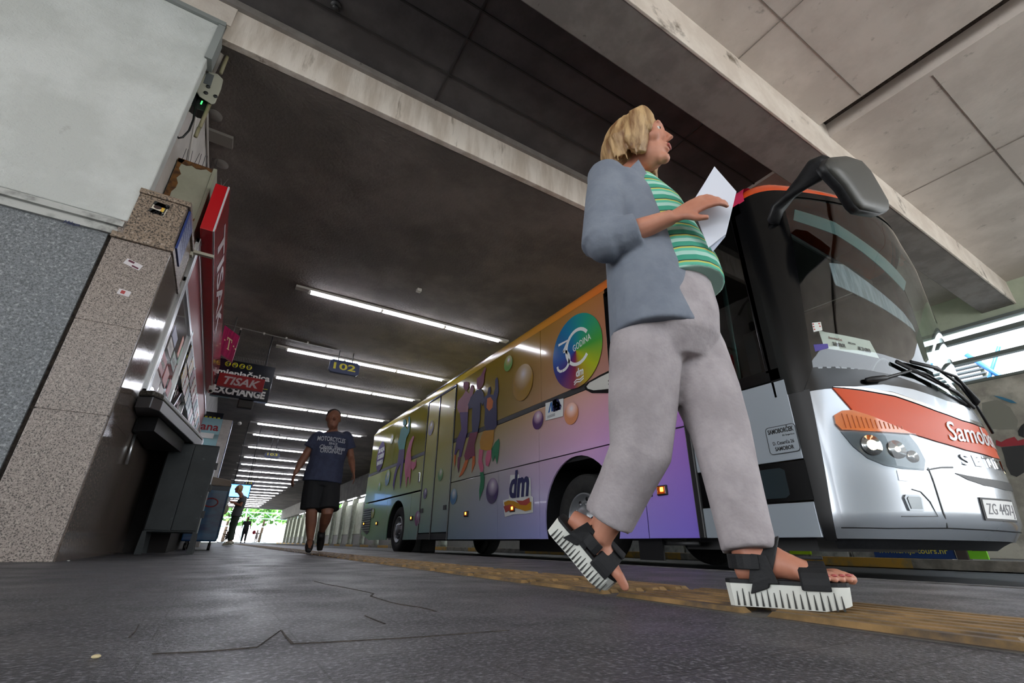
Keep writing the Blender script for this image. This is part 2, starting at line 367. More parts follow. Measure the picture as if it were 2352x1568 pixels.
YO = [(.14, .20), (.22, .06), (.32, .01), (.6, -.015), (.95, .0), (1.3, .04), (1.45, .035), (2.5, .02), (2.9, .06), (3.1, .10), (3.2, .16), (3.26, .26), (3.3, .5)]
XS = [(.14, .95), (.22, .985), (.3, 1.0), (3.04, 1.0), (3.14, .985), (3.22, .93), (3.27, .84), (3.3, .6)]
def fpt(s, z, off=0.0):
    "point of the bus skin: s = arc length round the front, z = height, off = metres outwards"
    def q(s):
        if s < -0.15: return (BX, 1.75-s)
        i = 0
        while i < len(_S)-2 and _S[i+1] < s: i += 1
        t = (s-_S[i])/max(1e-6, _S[i+1]-_S[i]); return _P[i][0]+(_P[i+1][0]-_P[i][0])*t, _P[i][1]+(_P[i+1][1]-_P[i][1])*t
    x, y = q(s); x2, y2 = q(s+.02); x3, y3 = q(s-.02); nx, ny = (y2-y3), -(x2-x3); l = math.hypot(nx, ny) or 1; nx, ny = nx/l, ny/l
    w = max(0.0, (1.75-y)/.665)
    x = BC+(x-BC)*lut(XS, z); y = y+lut(YO, z)*w
    return (x+nx*off, y+ny*off, z)
def fr(px, py):
    "photo pixel -> (s, z) on the bus skin"
    d = ray(px, py); best = None
    s, z = .8, 1.5
    for it in range(40):
        p = fpt(s, z); t = ((p[0])*d[0]+(p[1])*d[1])/(d[0]**2+d[1]**2)
        z = CAM[2]+d[2]*t; z = max(.15, min(3.29, z))
        # azimuth mismatch
        def e(s): q = fpt(s, z); return q[0]*d[1]-q[1]*d[0]
        a, b = e(s), e(s+.002); g = (b-a)/.002
        if abs(g) < 1e-6: break
        s = max(-1.5, min(2.2, s-max(-.3, min(.3, a/g))*.8))
    return (round(s, 3), round(z, 3))
def conform(mb, poly, fn, step=.08, off=.004, thick=.004, smooth=True):
    "a flat outline (or mesh) in (s, z) wrapped onto the skin fn(s, z, off), with a thin edge"
    vs, fs = poly if isinstance(poly, tuple) else (poly, [list(range(len(poly)))])
    bm = bmesh.new(); V = [bm.verts.new((a, b, 0)) for a, b in vs]
    for f in fs:
        try: bm.faces.new([V[i] for i in f])
        except ValueError: pass
    for ax in (0, 1):
        lo = min(v.co[ax] for v in bm.verts); hi = max(v.co[ax] for v in bm.verts); n = int((hi-lo)/step)
        for k in range(1, n+1):
            co = [0, 0, 0]; no = [0, 0, 0]; co[ax] = lo+(hi-lo)*k/(n+1); no[ax] = 1
            bmesh.ops.bisect_plane(bm, geom=bm.verts[:]+bm.edges[:]+bm.faces[:], plane_co=co, plane_no=no, dist=1e-6)
    bmesh.ops.remove_doubles(bm, verts=bm.verts[:], dist=1e-6)
    bm.verts.ensure_lookup_table(); bm.normal_update(); N = len(bm.verts)
    a = [fn(v.co.x, v.co.y, off) for v in bm.verts]; b = [fn(v.co.x, v.co.y, off-thick) for v in bm.verts]
    F = []
    for f in bm.faces:
        ids = [v.index for v in f.verts]
        if f.normal.z < 0: ids = ids[::-1]
        F.append(ids); F.append([N+i for i in ids[::-1]])
    E_ = [(e.verts[0].index, e.verts[1].index) for e in bm.edges if len(e.link_faces) == 1]
    bm.free()
    mb.add(a+b, F, smooth); mb.add(a+b, [(i, j, N+j, N+i) for i, j in E_], False)
    return mb
def spt(s, z, off=0.0):
    "bus side: s = -y so that reading direction runs towards the front"
    return (BX-off, -s, z)
def sd_(px, py):
    p = at(px, py, 0, BX); return (-p.y, p.z)
def stroke(pts, w):
    "closed outline of a line of width w in 2-D"
    n = len(pts); L = []; R_ = []
    for i in range(n):
        a = pts[max(i-1, 0)]; b = pts[min(i+1, n-1)]; dx, dy = b[0]-a[0], b[1]-a[1]; l = math.hypot(dx, dy) or 1
        ww = w[i] if isinstance(w, (list, tuple)) else w
        L.append((pts[i][0]-dy/l*ww/2, pts[i][1]+dx/l*ww/2)); R_.append((pts[i][0]+dy/l*ww/2, pts[i][1]-dx/l*ww/2))
    return L+R_[::-1]
def strip_mesh(pts, w):
    o = stroke(pts, w); n = len(pts)
    return (o, [(i, i+1, 2*n-2-i, 2*n-1-i) for i in range(n-1)])
# ---------------------------------------------------------------- the coach
def wrap_mat(name, dark=1.0, rough=.22):
    m = bpy.data.materials.new(name); m.use_nodes = True; nt = m.node_tree; b = nt.nodes['Principled BSDF']
    b.inputs['Roughness'].default_value = rough; b.inputs['Coat Weight'].default_value = .35; b.inputs['Coat Roughness'].default_value = .04
    t = nt.nodes.new('ShaderNodeTexCoord'); sx = nt.nodes.new('ShaderNodeSeparateXYZ'); nt.links.new(t.outputs['Object'], sx.inputs[0])
    ys = [2.2, 4.0, 6.0, 9.0, 13.7]
    rows = [(.25, [(128, 100, 222), (158, 150, 224), (160, 172, 216), (142, 180, 185), (98, 160, 92)]),
            (1.2, [(150, 92, 200), (205, 160, 205), (190, 180, 190), (180, 196, 140), (140, 198, 74)]),
            (1.9, [(196, 112, 150), (208, 156, 140), (188, 164, 110), (184, 180, 74), (176, 196, 60)]),
            (3.1, [(200, 104, 62), (204, 138, 70), (190, 158, 52), (200, 182, 44), (208, 196, 48)])]
    def mr(sock, a, z):
        r = nt.nodes.new('ShaderNodeMapRange'); r.inputs[1].default_value = a; r.inputs[2].default_value = z; nt.links.new(sock, r.inputs[0]); return r.outputs[0]
    fy = mr(sx.outputs[1], ys[0], ys[-1]); prev = None; pz = None
    for z, cs in rows:
        r = nt.nodes.new('ShaderNodeValToRGB'); e = r.color_ramp.elements
        while len(e) < len(cs): e.new(.5)
        for i, c in enumerate(cs):
            e[i].position = (ys[i]-ys[0])/(ys[-1]-ys[0])
        for i, c in enumerate(cs):
            q = lin([v/255 for v in c]); e[i].color = (q[0]*dark, q[1]*dark, q[2]*dark, 1)
        nt.links.new(fy, r.inputs[0]); cur = r.outputs[0]
        if prev is not None:
            mx = nt.nodes.new('ShaderNodeMix'); mx.data_type = 'RGBA'; nt.links.new(mr(sx.outputs[2], pz, z), mx.inputs[0])
            nt.links.new(prev, mx.inputs[6]); nt.links.new(cur, mx.inputs[7]); cur = mx.outputs[2]
        prev, pz = cur, z
    nt.links.new(prev, b.inputs['Base Color'])
    return m
def radial_mat(name, stops, rough=.25, coat=.4):
    "printed balloon or disc: colours by distance from the highlight, in generated coordinates"
    m = bpy.data.materials.new(name); m.use_nodes = True; nt = m.node_tree; b = nt.nodes['Principled BSDF']
    b.inputs['Roughness'].default_value = rough; b.inputs['Coat Weight'].default_value = coat
    t = nt.nodes.new('ShaderNodeTexCoord'); mp = nt.nodes.new('ShaderNodeMapping'); gr = nt.nodes.new('ShaderNodeTexGradient'); gr.gradient_type = 'SPHERICAL'
    mp.inputs['Location'].default_value = (0, -.62, -1.05); mp.inputs['Scale'].default_value = (0, 1.35, 1.45)
    r = nt.nodes.new('ShaderNodeValToRGB'); e = r.color_ramp.elements
    while len(e) < len(stops): e.new(.5)
    for i, (p, c) in enumerate(stops): e[i].position = p
    for i, (p, c) in enumerate(stops): e[i].color = lin(c)
    nt.links.new(t.outputs['Generated'], mp.inputs[0]); nt.links.new(mp.outputs[0], gr.inputs[0]); nt.links.new(gr.outputs[1], r.inputs[0]); nt.links.new(r.outputs[0], b.inputs['Base Color'])
    return m
mWrap = wrap_mat('coach_wrap'); mWrapW = wrap_mat('coach_window_film', .72, .10)
mSilver = M('silver_paint', 'a9afb6', .24, .6, coat=.6)
mDoorS = M('silver_door', 'aab4be', .3, .35, coat=.4)
mOrange = M('orange_paint', 'd44a06', .35, spec=.3)
mBlk = M('gloss_black', '08090b', .18, spec=.35)
mTyre = M('tyre', '1b1b1c', .8, c2='262626', scale=20)
mRim = M('rim_steel', '9a9da1', .35, .7)
mChrome = M('chrome', 'd8dadd', .12, 1.0)
mGlassD = glass_mat('tinted_side_glass', '8a9698', .6)
mGlassW = glass_mat('windshield_glass', 'f2f7f6', .6, .01, .0)
mIn = M('coach_interior', '141618', .8)

bus = thing('coach', (4.775, 7.5, -.07), 'long coach in a rainbow advertising wrap with silver front, headlights on, standing beside the platform', 'bus')
def bp(mb, name, mat, parent=None, label=None, **k):
    o = mb.done(name, mat, parent or bus, **k)
    # materials of the wrap read world-like coordinates: keep mesh coordinates relative to the ground origin
    if label: o['label'] = label
    return o
# the wrap shader uses object coordinates, so shift its mapping by the coach origin
for m in (mWrap, mWrapW):
    nt = m.node_tree; t = [n for n in nt.nodes if n.type == 'TEX_COORD'][0]; sx = [n for n in nt.nodes if n.type == 'SEPXYZ'][0]
    ad = nt.nodes.new('ShaderNodeVectorMath'); ad.operation = 'ADD'; ad.inputs[1].default_value = tuple(bus.location)
    nt.links.new(t.outputs['Object'], ad.inputs[0]); nt.links.new(ad.outputs[0], sx.inputs[0])

YF = 2.70                                        # the wrap ends here, the silver front door begins
def plate(mb, y0, y1, z0, z1, off=.010, th=.02, g=.006):
    mb.box(BX-off, BX-off+th, y0+g, y1-g, z0+g, z1-g); return mb
def arch_plate(mb, y0, y1, yc, r, zc, z0, z1, off=.010, th=.02, g=.006, ztop=None):
    pts = [(y0+g, z0+g)]
    a0 = math.asin(max(-1, min(1, (z0+g-zc)/r)))
    for i in range(25):
        a = PI-a0-(PI-2*a0)*i/24
        yy = yc+r*math.cos(a); zz = zc+r*math.sin(a)
        if ztop: zz = zc+(zz-zc)*(ztop-zc)/r
        pts.append((yy, max(z0+g, zz)))
    pts += [(y1-g, z0+g), (y1-g, z1-g), (y0+g, z1-g)]
    mb.prism([(BX-off, y, z) for y, z in pts], (th, 0, 0)); return mb
# core and chassis
c = MB().box(3.53, 6.02, 3.45, 13.55, 1.13, 3.08)
for a, b_ in ((1.95, 3.62), (4.98, 10.15), (11.45, 13.2)): c.box(3.53, 6.02, a, b_, .26, 1.16)
c.box(4.1, 5.45, 1.9, 13.2, .22, 1.0).box(3.53, 6.02, 3.6, 5.0, 1.06, 1.16).box(3.53, 6.02, 10.1, 11.5, 1.02, 1.16)
bp(c, 'chassis', mBlackPl)
# lower plates, luggage flaps
bp(arch_plate(MB(), 3.28, 5.08, 4.30, .66, .42, .20, 1.15, ztop=1.11), 'wheel_arch_panel', mWrap)
bp(arch_plate(MB(), 9.93, 11.62, 10.83, .62, .42, .20, 1.13, ztop=1.04), 'wheel_arch_panel', mWrap)
for a, b_, nm in ((2.70, 3.28, 'side_panel'), (5.08, 6.17, 'luggage_flap'), (6.17, 7.92, 'luggage_flap'), (9.36, 9.93, 'side_panel'), (11.62, 13.72, 'engine_flap')):
    if nm == 'engine_flap':
        p = MB().prism([(BX-.01, y, z) for y, z in ((11.626, .206), (12.9, .206), (13.72, .36), (13.80, .45), (13.78, 1.12), (11.626, 1.12))], (.02, 0, 0))
    else: p = plate(MB(), a, b_, .20, 1.15 if b_ < 9 else 1.13)
    bp(p, nm, mWrap, bev=.004)
# middle and window bands
for a, b_ in ((2.70, 5.08), (5.08, 7.92), (9.36, 11.9), (11.9, 13.80)): bp(plate(MB(), a, b_, 1.15, 1.87), 'side_panel', mWrap, bev=.003)
for a, b_ in ((3.62, 5.02), (5.02, 7.92), (9.36, 11.6), (11.6, 13.74)): bp(plate(MB(), a, b_, 1.94, 3.05, off=.006), 'window_panel', mWrapW, bev=.003, label='side window covered by the printed wrap')
bp(MB().box(BX-.012, BX+.02, 4.05, 7.92, 1.87, 1.94).box(BX-.012, BX+.02, 9.36, 13.78, 1.87, 1.94), 'belt_moulding', mBlackRub)
# roof with the bright edge band
def roofring(y, d=0.0):
    pr = [(3.49, 3.04), (3.495, 3.12), (3.53, 3.20), (3.62, 3.255), (3.9, 3.29), (4.775, 3.31), (5.65, 3.29), (5.93, 3.255), (6.02, 3.20), (6.055, 3.12), (6.06, 3.04)]
    return [(x, y, z-d*(z-3.04)) for x, z in pr]
rr = MB(); ysr = [1.72, 2.2, 3, 4, 5, 6, 7, 8, 9, 10, 11, 12, 13, 13.5, 13.72, 13.80]
rr.loft([roofring(y, 0 if y < 13.4 else ((y-13.4)/.4)**2*.8) for y in ysr], close=False, caps=False)
mRoof = M('roof_edge', 'd0b030', .25)
nt = mRoof.node_tree; t = nt.nodes.new('ShaderNodeTexCoord'); sxx = nt.nodes.new('ShaderNodeSeparateXYZ'); mr_ = nt.nodes.new('ShaderNodeMapRange'); rmp = nt.nodes.new('ShaderNodeValToRGB')
mr_.inputs[1].default_value = 1.7-7.5; mr_.inputs[2].default_value = 13.8-7.5
nt.links.new(t.outputs['Object'], sxx.inputs[0]); nt.links.new(sxx.outputs[1], mr_.inputs[0]); nt.links.new(mr_.outputs[0], rmp.inputs[0]); nt.links.new(rmp.outputs[0], nt.nodes['Principled BSDF'].inputs['Base Color'])
for i in range(4): rmp.color_ramp.elements.new(.5)
for i, (p, c) in enumerate([(0, 'd83a62'), (.05, 'd83a62'), (.13, 'dc6a30'), (.30, 'd89a34'), (.5, 'dcc01e'), (1, 'd8cc1c')]): rmp.color_ramp.elements[i].position = p
for i, (p, c) in enumerate([(0, 'd83a62'), (.05, 'd83a62'), (.13, 'dc6a30'), (.30, 'd89a34'), (.5, 'dcc01e'), (1, 'd8cc1c')]): rmp.color_ramp.elements[i].color = lin(c)
bp(rr, 'roof', mRoof, label='roof edge running from magenta through orange to yellow')
bp(MB().box(3.9, 5.2, 7.2, 9.4, 3.28, 3.42), 'air_conditioner', M('ac_grey', '8e9092', .5), bev=.05)
bp(MB().box(3.56, 3.62, 6.9, 9.8, 3.24, 3.27), 'gutter', mChrome)
bp(MB().box(3.50, 6.05, 13.55, 13.78, .45, 3.05), 'rear_wall', mWrap, bev=.05)
bp(MB().box(6.03, 6.06, 3.3, 13.7, .25, 3.05).box(6.03, 6.06, 1.8, 3.3, .2, 1.4), 'far_side_wall', mDoorS)
# rear grille: dark field with slats
gq = [(12.87, .98), (13.72, 1.0), (13.74, .50), (13.15, .34), (12.95, .40)]
g = bp(MB().prism([(BX-.016, y, z) for y, z in gq], (.02, 0, 0)), 'rear_grille', mBlackRub)
sl = MB()
for i in range(10):
    z = .43+i*.058; sl.box(BX-.032, BX-.014, 12.90 if z > .4 else 13.0, 13.72, z, z+.018)
bp(sl, 'slats', M('slat_green', '8a9682', .4), g)
# double rear door
d0, dm, d1 = 7.92, 8.70, 9.36
for a, b_ in ((d0, dm), (dm, d1)):
    dr = bp(plate(MB(), a+.03, b_-.03, .32, 2.98, off=.016, th=.03), 'door', mWrap, bev=.006)
    bp(MB().box(BX-.018, BX+.01, a+.03, b_-.03, .21, .31), 'kick_plate', mBlackPl, dr)
    s_ = MB(); yy = a+.12 if a == d0 else b_-.18
    s_.box(BX-.026, BX-.01, yy-.02, yy+.11, .70, .78)
    bp(s_, 'handle', mBlackPl, dr, bev=.004)
e = MB()
for yy in (d0, dm, d1): e.box(BX-.022, BX+.01, yy-.022, yy+.022, .2, 3.02)
e.box(BX-.022, BX+.01, d0, d1, 2.98, 3.03)
bp(e, 'door_seal', mBlackRub, bev=.004)
e = MB()
for yy in (d0, dm, d1): e.box(BX-.028, BX-.018, yy-.008, yy+.004, .2, 3.0)
e.box(BX-.028, BX-.018, d0, d1, 3.0, 3.01)
bp(e, 'door_trim', mChrome)
bp(MB().box(BX-.024, BX, 9.52, 9.60, 1.32, 1.52), 'door_button', mChrome, bev=.01)
# marker lamps along the side
mAmb = M('amber_lens', 'c2551a', .15, coat=.5); mAmbOn = emat('amber_lit', 'ffa02a', 9)
for (px, py), w, lit in (((1485, 1131), .085, 0), ((1524, 1126), .06, 1), ((1180, 1168), .07, 1), ((1073, 1180), .07, 1), ((947, 1190), .06, 1), ((867, 1202), .06, 1), ((838, 1203), .05, 1)):
    s_, z_ = sd_(px, py); yy = -s_; f = bp(MB().box(BX-.03, BX-.005, yy-w, yy+w, z_-.045, z_+.045), 'marker_lamp', mBlackPl, bev=.008)
    bp(MB().box(BX-.036, BX-.028, yy-w*.82, yy+w*.82, z_-.034, z_+.034), 'lens', mAmb, f, bev=.004)
    if lit: bp(MB().box(BX-.040, BX-.034, yy-w*.45, yy+w*.1, z_-.012, z_+.024), 'bulb', mAmbOn, f)
# wheels
def wheel(yc, zc=.42, r=.49, side=1, dual=False):
    x0 = 3.57 if side > 0 else 5.98; d = side
    ring = [(.30, r-.03), (.29, r-.005), (.26, r), (.04, r), (.01, r-.006), (-.01, r-.03), (-.02, r-.10), (-.015, r-.18), (.02, r-.215), (.28, r-.215)]
    def rv(prof, n=48): return [[(x0+d*a, yc+q*math.cos(2*PI*i/n), zc+q*math.sin(2*PI*i/n)) for i in range(n)] for a, q in prof]
    w = bp(MB().loft(rv(ring+[ring[0]]), caps=False), 'wheel', mTyre)
    rm = MB().loft(rv([(.25, r-.22), (-.012, r-.212), (-.018, r-.222), (-.01, r-.235), (.05, r-.25), (.055, .17), (.02, .155), (.0, .15), (-.01, .13), (-.03, .12), (-.045, .09), (-.05, .01)]), caps=False)
    bp(rm, 'rim', mRim, w)
    nb = MB()
    for i in range(10):
        a = 2*PI*i/10; nb.cyl((x0+d*.02, yc+.155*math.cos(a), zc+.155*math.sin(a)), (x0-d*.02, yc+.155*math.cos(a), zc+.155*math.sin(a)), .014, 8)
    bp(nb, 'wheel_nuts', mRim, w)
    hb = MB()
    for i in range(10):
        a = 2*PI*(i+.5)/10; hb.cyl((x0+d*.07, yc+.212*math.cos(a), zc+.212*math.sin(a)), (x0+d*.048, yc+.212*math.cos(a), zc+.212*math.sin(a)), .024, 12)
    bp(hb, 'rim_holes', mBlackRub, w)
wheel(4.30); wheel(10.83); wheel(4.30, side=-1); wheel(10.83, side=-1)
bp(MB().box(4.0, 4.35, 10.45, 11.2, -.05, .9).cyl((3.7, 4.3, .42), (5.8, 4.3, .42), .09).cyl((3.7, 10.83, .42), (5.8, 10.83, .42), .12), 'axle', mBlackPl, bev=.03)
bp(MB().box(3.62, 3.64, 3.25, 3.55, .02, .30), 'mud_flap', mBlackRub)
bp(MB().cyl((3.7, 2.9, .17), (3.7, 3.35, .17), .02).box(3.9, 5.6, 2.0, 3.2, .12, .24).box(4.4, 5.2, 5.5, 7.0, .05, .3), 'underbody_pipe', M('dirty_steel', '5a5a5c', .5, .6))
# silver front door with window strips
for z0, z1 in ((.20, .44), (.72, 1.33)): bp(plate(MB(), 1.745, YF-.03, z0, z1, off=.012), 'door_panel', mDoorS, bev=.004, label='silver lower panel of the front door')
gl = bp(MB().box(BX-.014, BX-.008, 1.745, YF-.03, .445, .715), 'low_window', mBlk)
bp(MB().prism([(BX-.017, y, z) for y, z in ((2.12, .49), (2.12, .66), (2.09, .68), (1.93, .68), (1.9, .66), (1.9, .49), (1.93, .47), (2.09, .47))], (.003, 0, 0)), 'pane', M('pane_dark', '28343a', .05, coat=1), gl)
bp(MB().box(BX-.03, BX+.05, YF-.05, YF+.015, .2, 3.05), 'door_seal', mBlackRub, bev=.012)
fr_ = MB()
for a, b_, c_, d_ in ((1.77, 2.72, 1.33, 1.43), (2.70, 3.62, 1.87, 1.95), (1.77, 3.62, 2.93, 3.05), (1.77, 1.86, 1.33, 3.05), (2.66, 2.72, 1.4, 3.0), (3.52, 3.64, 1.9, 3.0), (1.83, 1.88, 1.4, 3.0)): fr_.box(BX-.012, BX+.03, a, b_, c_, d_)
bp(fr_, 'window_frame', mBlk, bev=.006)
bp(MB().box(BX+.0, BX+.006, 1.86, 3.56, 1.42, 2.95), 'side_window', mGlassD)
bp(MB().box(6.045, 6.05, 1.7, 3.3, 1.38, 3.0), 'far_window', glass_mat('far_tint', '1c2426', .3))
# grab rails and interior
inn = MB().prism([(3.56, 3.5, 1.0), (3.56, 1.75, 1.0), (4.1, 1.36, 1.0), (5.4, 1.36, 1.0), (5.98, 1.75, 1.0), (5.98, 3.5, 1.0)], (0, 0, .12)).prism([(3.62, 1.85, 1.1), (3.70, 1.62, 1.1), (4.2, 1.34, 1.1), (5.3, 1.34, 1.1), (5.85, 1.62, 1.1), (5.92, 1.85, 1.1)], (0, 0, .13)).box(3.55, 6.0, 1.75, 3.5, 2.98, 3.04)
bp(inn, 'interior_floor', mIn, bev=.02)
for yy in (2.2, 2.95): bp(MB().cyl((3.62, yy, 1.15), (3.62, yy-.05, 2.6), .02), 'grab_rail', M('rail', '9fc0b4', .4, .3))
def seat(x, y):
    s_ = bp(MB().box(x-.23, x+.23, y-.22, y+.25, 1.45, 1.58), 'seat', mIn, bev=.04)
    bp(MB().box(x-.22, x+.22, y+.2, y+.34, 1.5, 2.15), 'backrest', mIn, s_, bev=.05)
    bp(MB().box(x-.13, x+.13, y+.21, y+.33, 2.17, 2.38), 'headrest', mIn, s_, bev=.04)
    bp(MB().cyl((x, y, 1.1), (x, y, 1.46), .06), 'seat_post', mIn, s_)
seat(5.45, 2.25); seat(4.1, 2.75)
t_ = MB(); cst = Vector((5.4, 1.78, 1.72))
t_.tube([cst+Vector((.21*math.cos(2*PI*i/28), -.05*math.sin(2*PI*i/28)*1.5, .17*math.sin(2*PI*i/28))) for i in range(29)], .014, 8)
t_.tube([cst, (5.4, 1.6, 1.35)], .03)
bp(t_, 'steering_wheel', mBlackPl)
# front skin
C2 = 2*1.54
def sym(pts): return pts+[(C2-a, b) for a, b in pts[::-1]]
ot = [(.30, 1.205), (.50, 1.185), (.75, 1.15), (1.06, 1.06), (1.3, 1.01), (1.54, .995)]
ob = [(.385, 1.03), (.56, .955), (.74, .885), (.95, .835), (1.2, .79), (1.54, .765)]
wb = [(.20, 1.372), (.40, 1.372), (.62, 1.355), (.82, 1.33), (1.02, 1.285), (1.3, 1.235), (1.54, 1.22)]
OT, OB, WB = sym(ot), sym(ob), sym(wb)
F = fpt
def fpart(name, poly, mat, off=.006, thick=.012, parent=None, step=.06, label=None, **k):
    return bp(conform(MB(), poly, F, step, off, thick), name, mat, parent, label, **k)
fpart('front_skin', [(.07, .20), (C2-.07, .20), (C2-.07, 1.24), (.07, 1.24)], mSilver, 0, .015)
fpart('bumper_lip', [(.05, .14), (C2-.05, .14), (C2-.05, .205), (.05, .205)], mBlackPl, -.02, .02)
fpart('cowl', [(.05, 1.19), (.30, 1.205)]+OT[1:-1]+[(C2-.05, 1.19)]+[(C2-.05, 1.38)]+WB[::-1]+[(.05, 1.38)], mBlk, .004, .02)
fpart('front_flap', OT+OB[::-1], mOrange, .010, .014, label='orange flap above the headlights')
fpart('corner_pillar', [(-.10, 1.2), (.11, 1.2), (.21, 1.37), (.33, 2.75), (.36, 3.07), (-.14, 3.07)], mBlk, .012, .05)
fpart('corner_pillar', [(.0, .19), (.075, .19), (.15, 1.21), (.0, 1.21)], mBlackRub, .010, .03)
fpart('corner_pillar', [(C2-.33, 2.75), (C2-.21, 1.37), (C2-.11, 1.2), (C2+.10, 1.2), (C2+.1, 3.07), (C2-.36, 3.07)], mBlk, .012, .05)
fpart('windshield', [(.20, 1.36), (.40, 1.36)]+WB[2:-2]+[(C2-.4, 1.36), (C2-.20, 1.36), (C2-.33, 2.75), (C2-.35, 3.05), (.35, 3.05), (.32, 2.75)], mGlassW, .004, .003)
fpart('windshield_frame', [(.30, 3.0), (C2-.3, 3.0), (C2-.3, 3.07), (.30, 3.07)], mBlk, .012, .03)
fpart('roof_front', [(-.2, 3.06), (C2+.2, 3.06), (C2+.2, 3.295), (-.2, 3.295)], M('roof_orange', 'd8501c', .25, coat=.5), .004, .02, label='orange front edge of the roof')
cap = MB(); ring = [F(-.15+(C2+.3)*i/40, 3.29, 0) for i in range(41)]; cap.add(ring, [list(range(41))]); bp(cap, 'roof_cap', mOrange)
# headlights and indicators, both sides
def hl(mir):
    q = (lambda a: C2-a) if mir else (lambda a: a)
    def pp(l):
        l = [(q(a), b) for a, b in l]; return l[::-1] if mir else l
    hs = fpart('headlight', pp([(.26, .885), (.31, .78), (.38, .70), (.48, .655), (.60, .635), (.75, .63), (.79, .70), (.775, .80), (.74, .872), (.50, .878)]), M('lamp_bowl', '5c6165', .2, .8), .004, .006)
    bw = MB()
    for s_, z_, r_ in ((.43, .79, .07), (.60, .765, .062), (.70, .72, .04)):
        c0 = Vector(F(q(s_), z_, .004)); c1 = Vector(F(q(s_), z_, .014)); n = (c1-c0).normalized()
        bw.tube([c0+n*.002, c0+n*.010, c0+n*.010, c0+n*.004], [r_, r_, r_*.8, r_*.75], 20)
    bp(bw, 'reflector', mChrome, hs)
    bl = MB()
    for s_, z_, r_ in ((.43, .79, .034), (.60, .765, .018)): bl.ell(F(q(s_), z_, .012), r_, 12, 8)
    bp(bl, 'bulb', emat('headlight_glow', 'ffe2b0', 26), hs, label='lit warm white bulb')
    fpart('lens', pp([(.26, .885), (.31, .78), (.38, .70), (.48, .655), (.60, .635), (.75, .63), (.79, .70), (.775, .80), (.74, .872), (.50, .878)]), glass_mat('lamp_glass', 'f2f4f4', .35), .05, .002, hs)
    ind = fpart('indicator', pp([(.245, 1.0), (.30, 1.03), (.37, 1.035), (.50, .99), (.62, .935), (.755, .875), (.50, .885), (.265, .895), (.24, .94)]), M('indicator_amber', 'e0720e', .12, coat=.8), .022, .02)
    rb = MB()
    for i in range(14):
        a = .29+i*.03; conform(rb, [(q(a), .905), (q(a+.004), .905), (q(a+.004), 1.01-.09*i/14), (q(a), 1.01-.09*i/14)][::-1 if mir else 1], F, .1, .026, .003)
    bp(rb, 'ribs', M('indicator_rib', 'b85408', .2), ind)
    fg = fpart('fog_lamp', pp([(.56, .37), (.66, .37), (.67, .45), (.65, .47), (.56, .47), (.545, .45)]), M('fog_frame', '9aa0a6', .25, .6), .012, .015)
    fpart('lens', pp([(.572, .382), (.65, .382), (.656, .45), (.645, .458), (.572, .458), (.562, .446)]), M('fog_lens', '6d7276', .1, .5), .016, .006, fg)
    fpart('tow_cover', pp([(.545, .56), (.615, .555), (.615, .62), (.55, .625)]), mSilver, .004, .006)
    return hs
hl(False); hl(True)
gap = MB()
for p in (strip_mesh([(.79, .65), (.80, .5), (.81, .36), (.83, .27)], .007), strip_mesh([(.12, .265), (.4, .262), (.83, .27), (1.54, .262), (C2-.83, .27)], .006), strip_mesh([(.78, .635), (.9, .655), (1.0, .66)], .01), strip_mesh([(1.0, .62), (1.1, .595), (1.25, .575), (1.54, .565), (1.83, .575), (2.05, .62)], [.004, .03, .05, .06, .05, .004]), strip_mesh([(.62, .505), (.68, .49), (.73, .43), (.76, .34), (.5, .335)], .005)):
    conform(gap, p, F, .08, .004, .003)
bp(gap, 'panel_gap', mBlackRub)
bp(conform(MB(), [(.30, 1.213), (.5, 1.195), (.75, 1.16), (1.06, 1.07), (1.3, 1.02), (1.54, 1.005), (1.78, 1.02), (2.02, 1.07), (2.3, 1.16), (2.3, 1.185), (2.02, 1.10), (1.78, 1.05), (1.54, 1.035), (1.3, 1.05), (1.06, 1.10), (.75, 1.185), (.5, 1.215)], F, .08, .012, .01), 'chrome_strip', mChrome)
fpart('cowl_trim', [(.45, 1.215), (.75, 1.19), (1.06, 1.10), (1.3, 1.05), (1.54, 1.035), (1.78, 1.05), (2.02, 1.10), (2.33, 1.19), (2.1, 1.21), (1.85, 1.165), (1.54, 1.15), (1.25, 1.165), (.95, 1.225), (.7, 1.245)], mSilver, .010, .01)
# writing on the front
tx = MB(); vs, fs = text_shape('SETRA', 1.0, bold=.02, spacing=1.5)
k = .68/(max(a for a, b in vs)); conform(tx, ([(1.10+a*k, .685+b*.105) for a, b in vs], fs), F, .1, .010, .008); bp(tx, 'maker_lettering', mChrome, label='chrome maker lettering')
tx = MB(); vs, fs = text_shape('Samoborček', 1.0, shear=.25, bold=.01); k = 1.0/(max(a for a, b in vs))
conform(tx, ([(1.06+a*k, .852+b*.20) for a, b in vs], fs), F, .1, .016, .003); bp(tx, 'company_lettering', M('script_silver', 'd9d9dc', .3), label='slanting pale company name on the orange flap')
pf = fpart('licence_plate', [(1.15, .325), (1.56, .325), (1.56, .47), (1.15, .47)], mBlackPl, .008, .01)
fpart('plate_face', [(1.165, .338), (1.545, .338), (1.545, .457), (1.165, .457)], M('plate_white', 'e6e6e4', .35), .012, .004, pf)
tx = MB(); vs, fs = text_shape('ZG 4457-J', 1.0, spacing=1.05); k = .33/(max(a for a, b in vs)); conform(tx, ([(1.19+a*k, .365+b*.10) for a, b in vs], fs), F, .1, .014, .002); bp(tx, 'plate_lettering', M('plate_grey', '5b5b60', .4), pf)
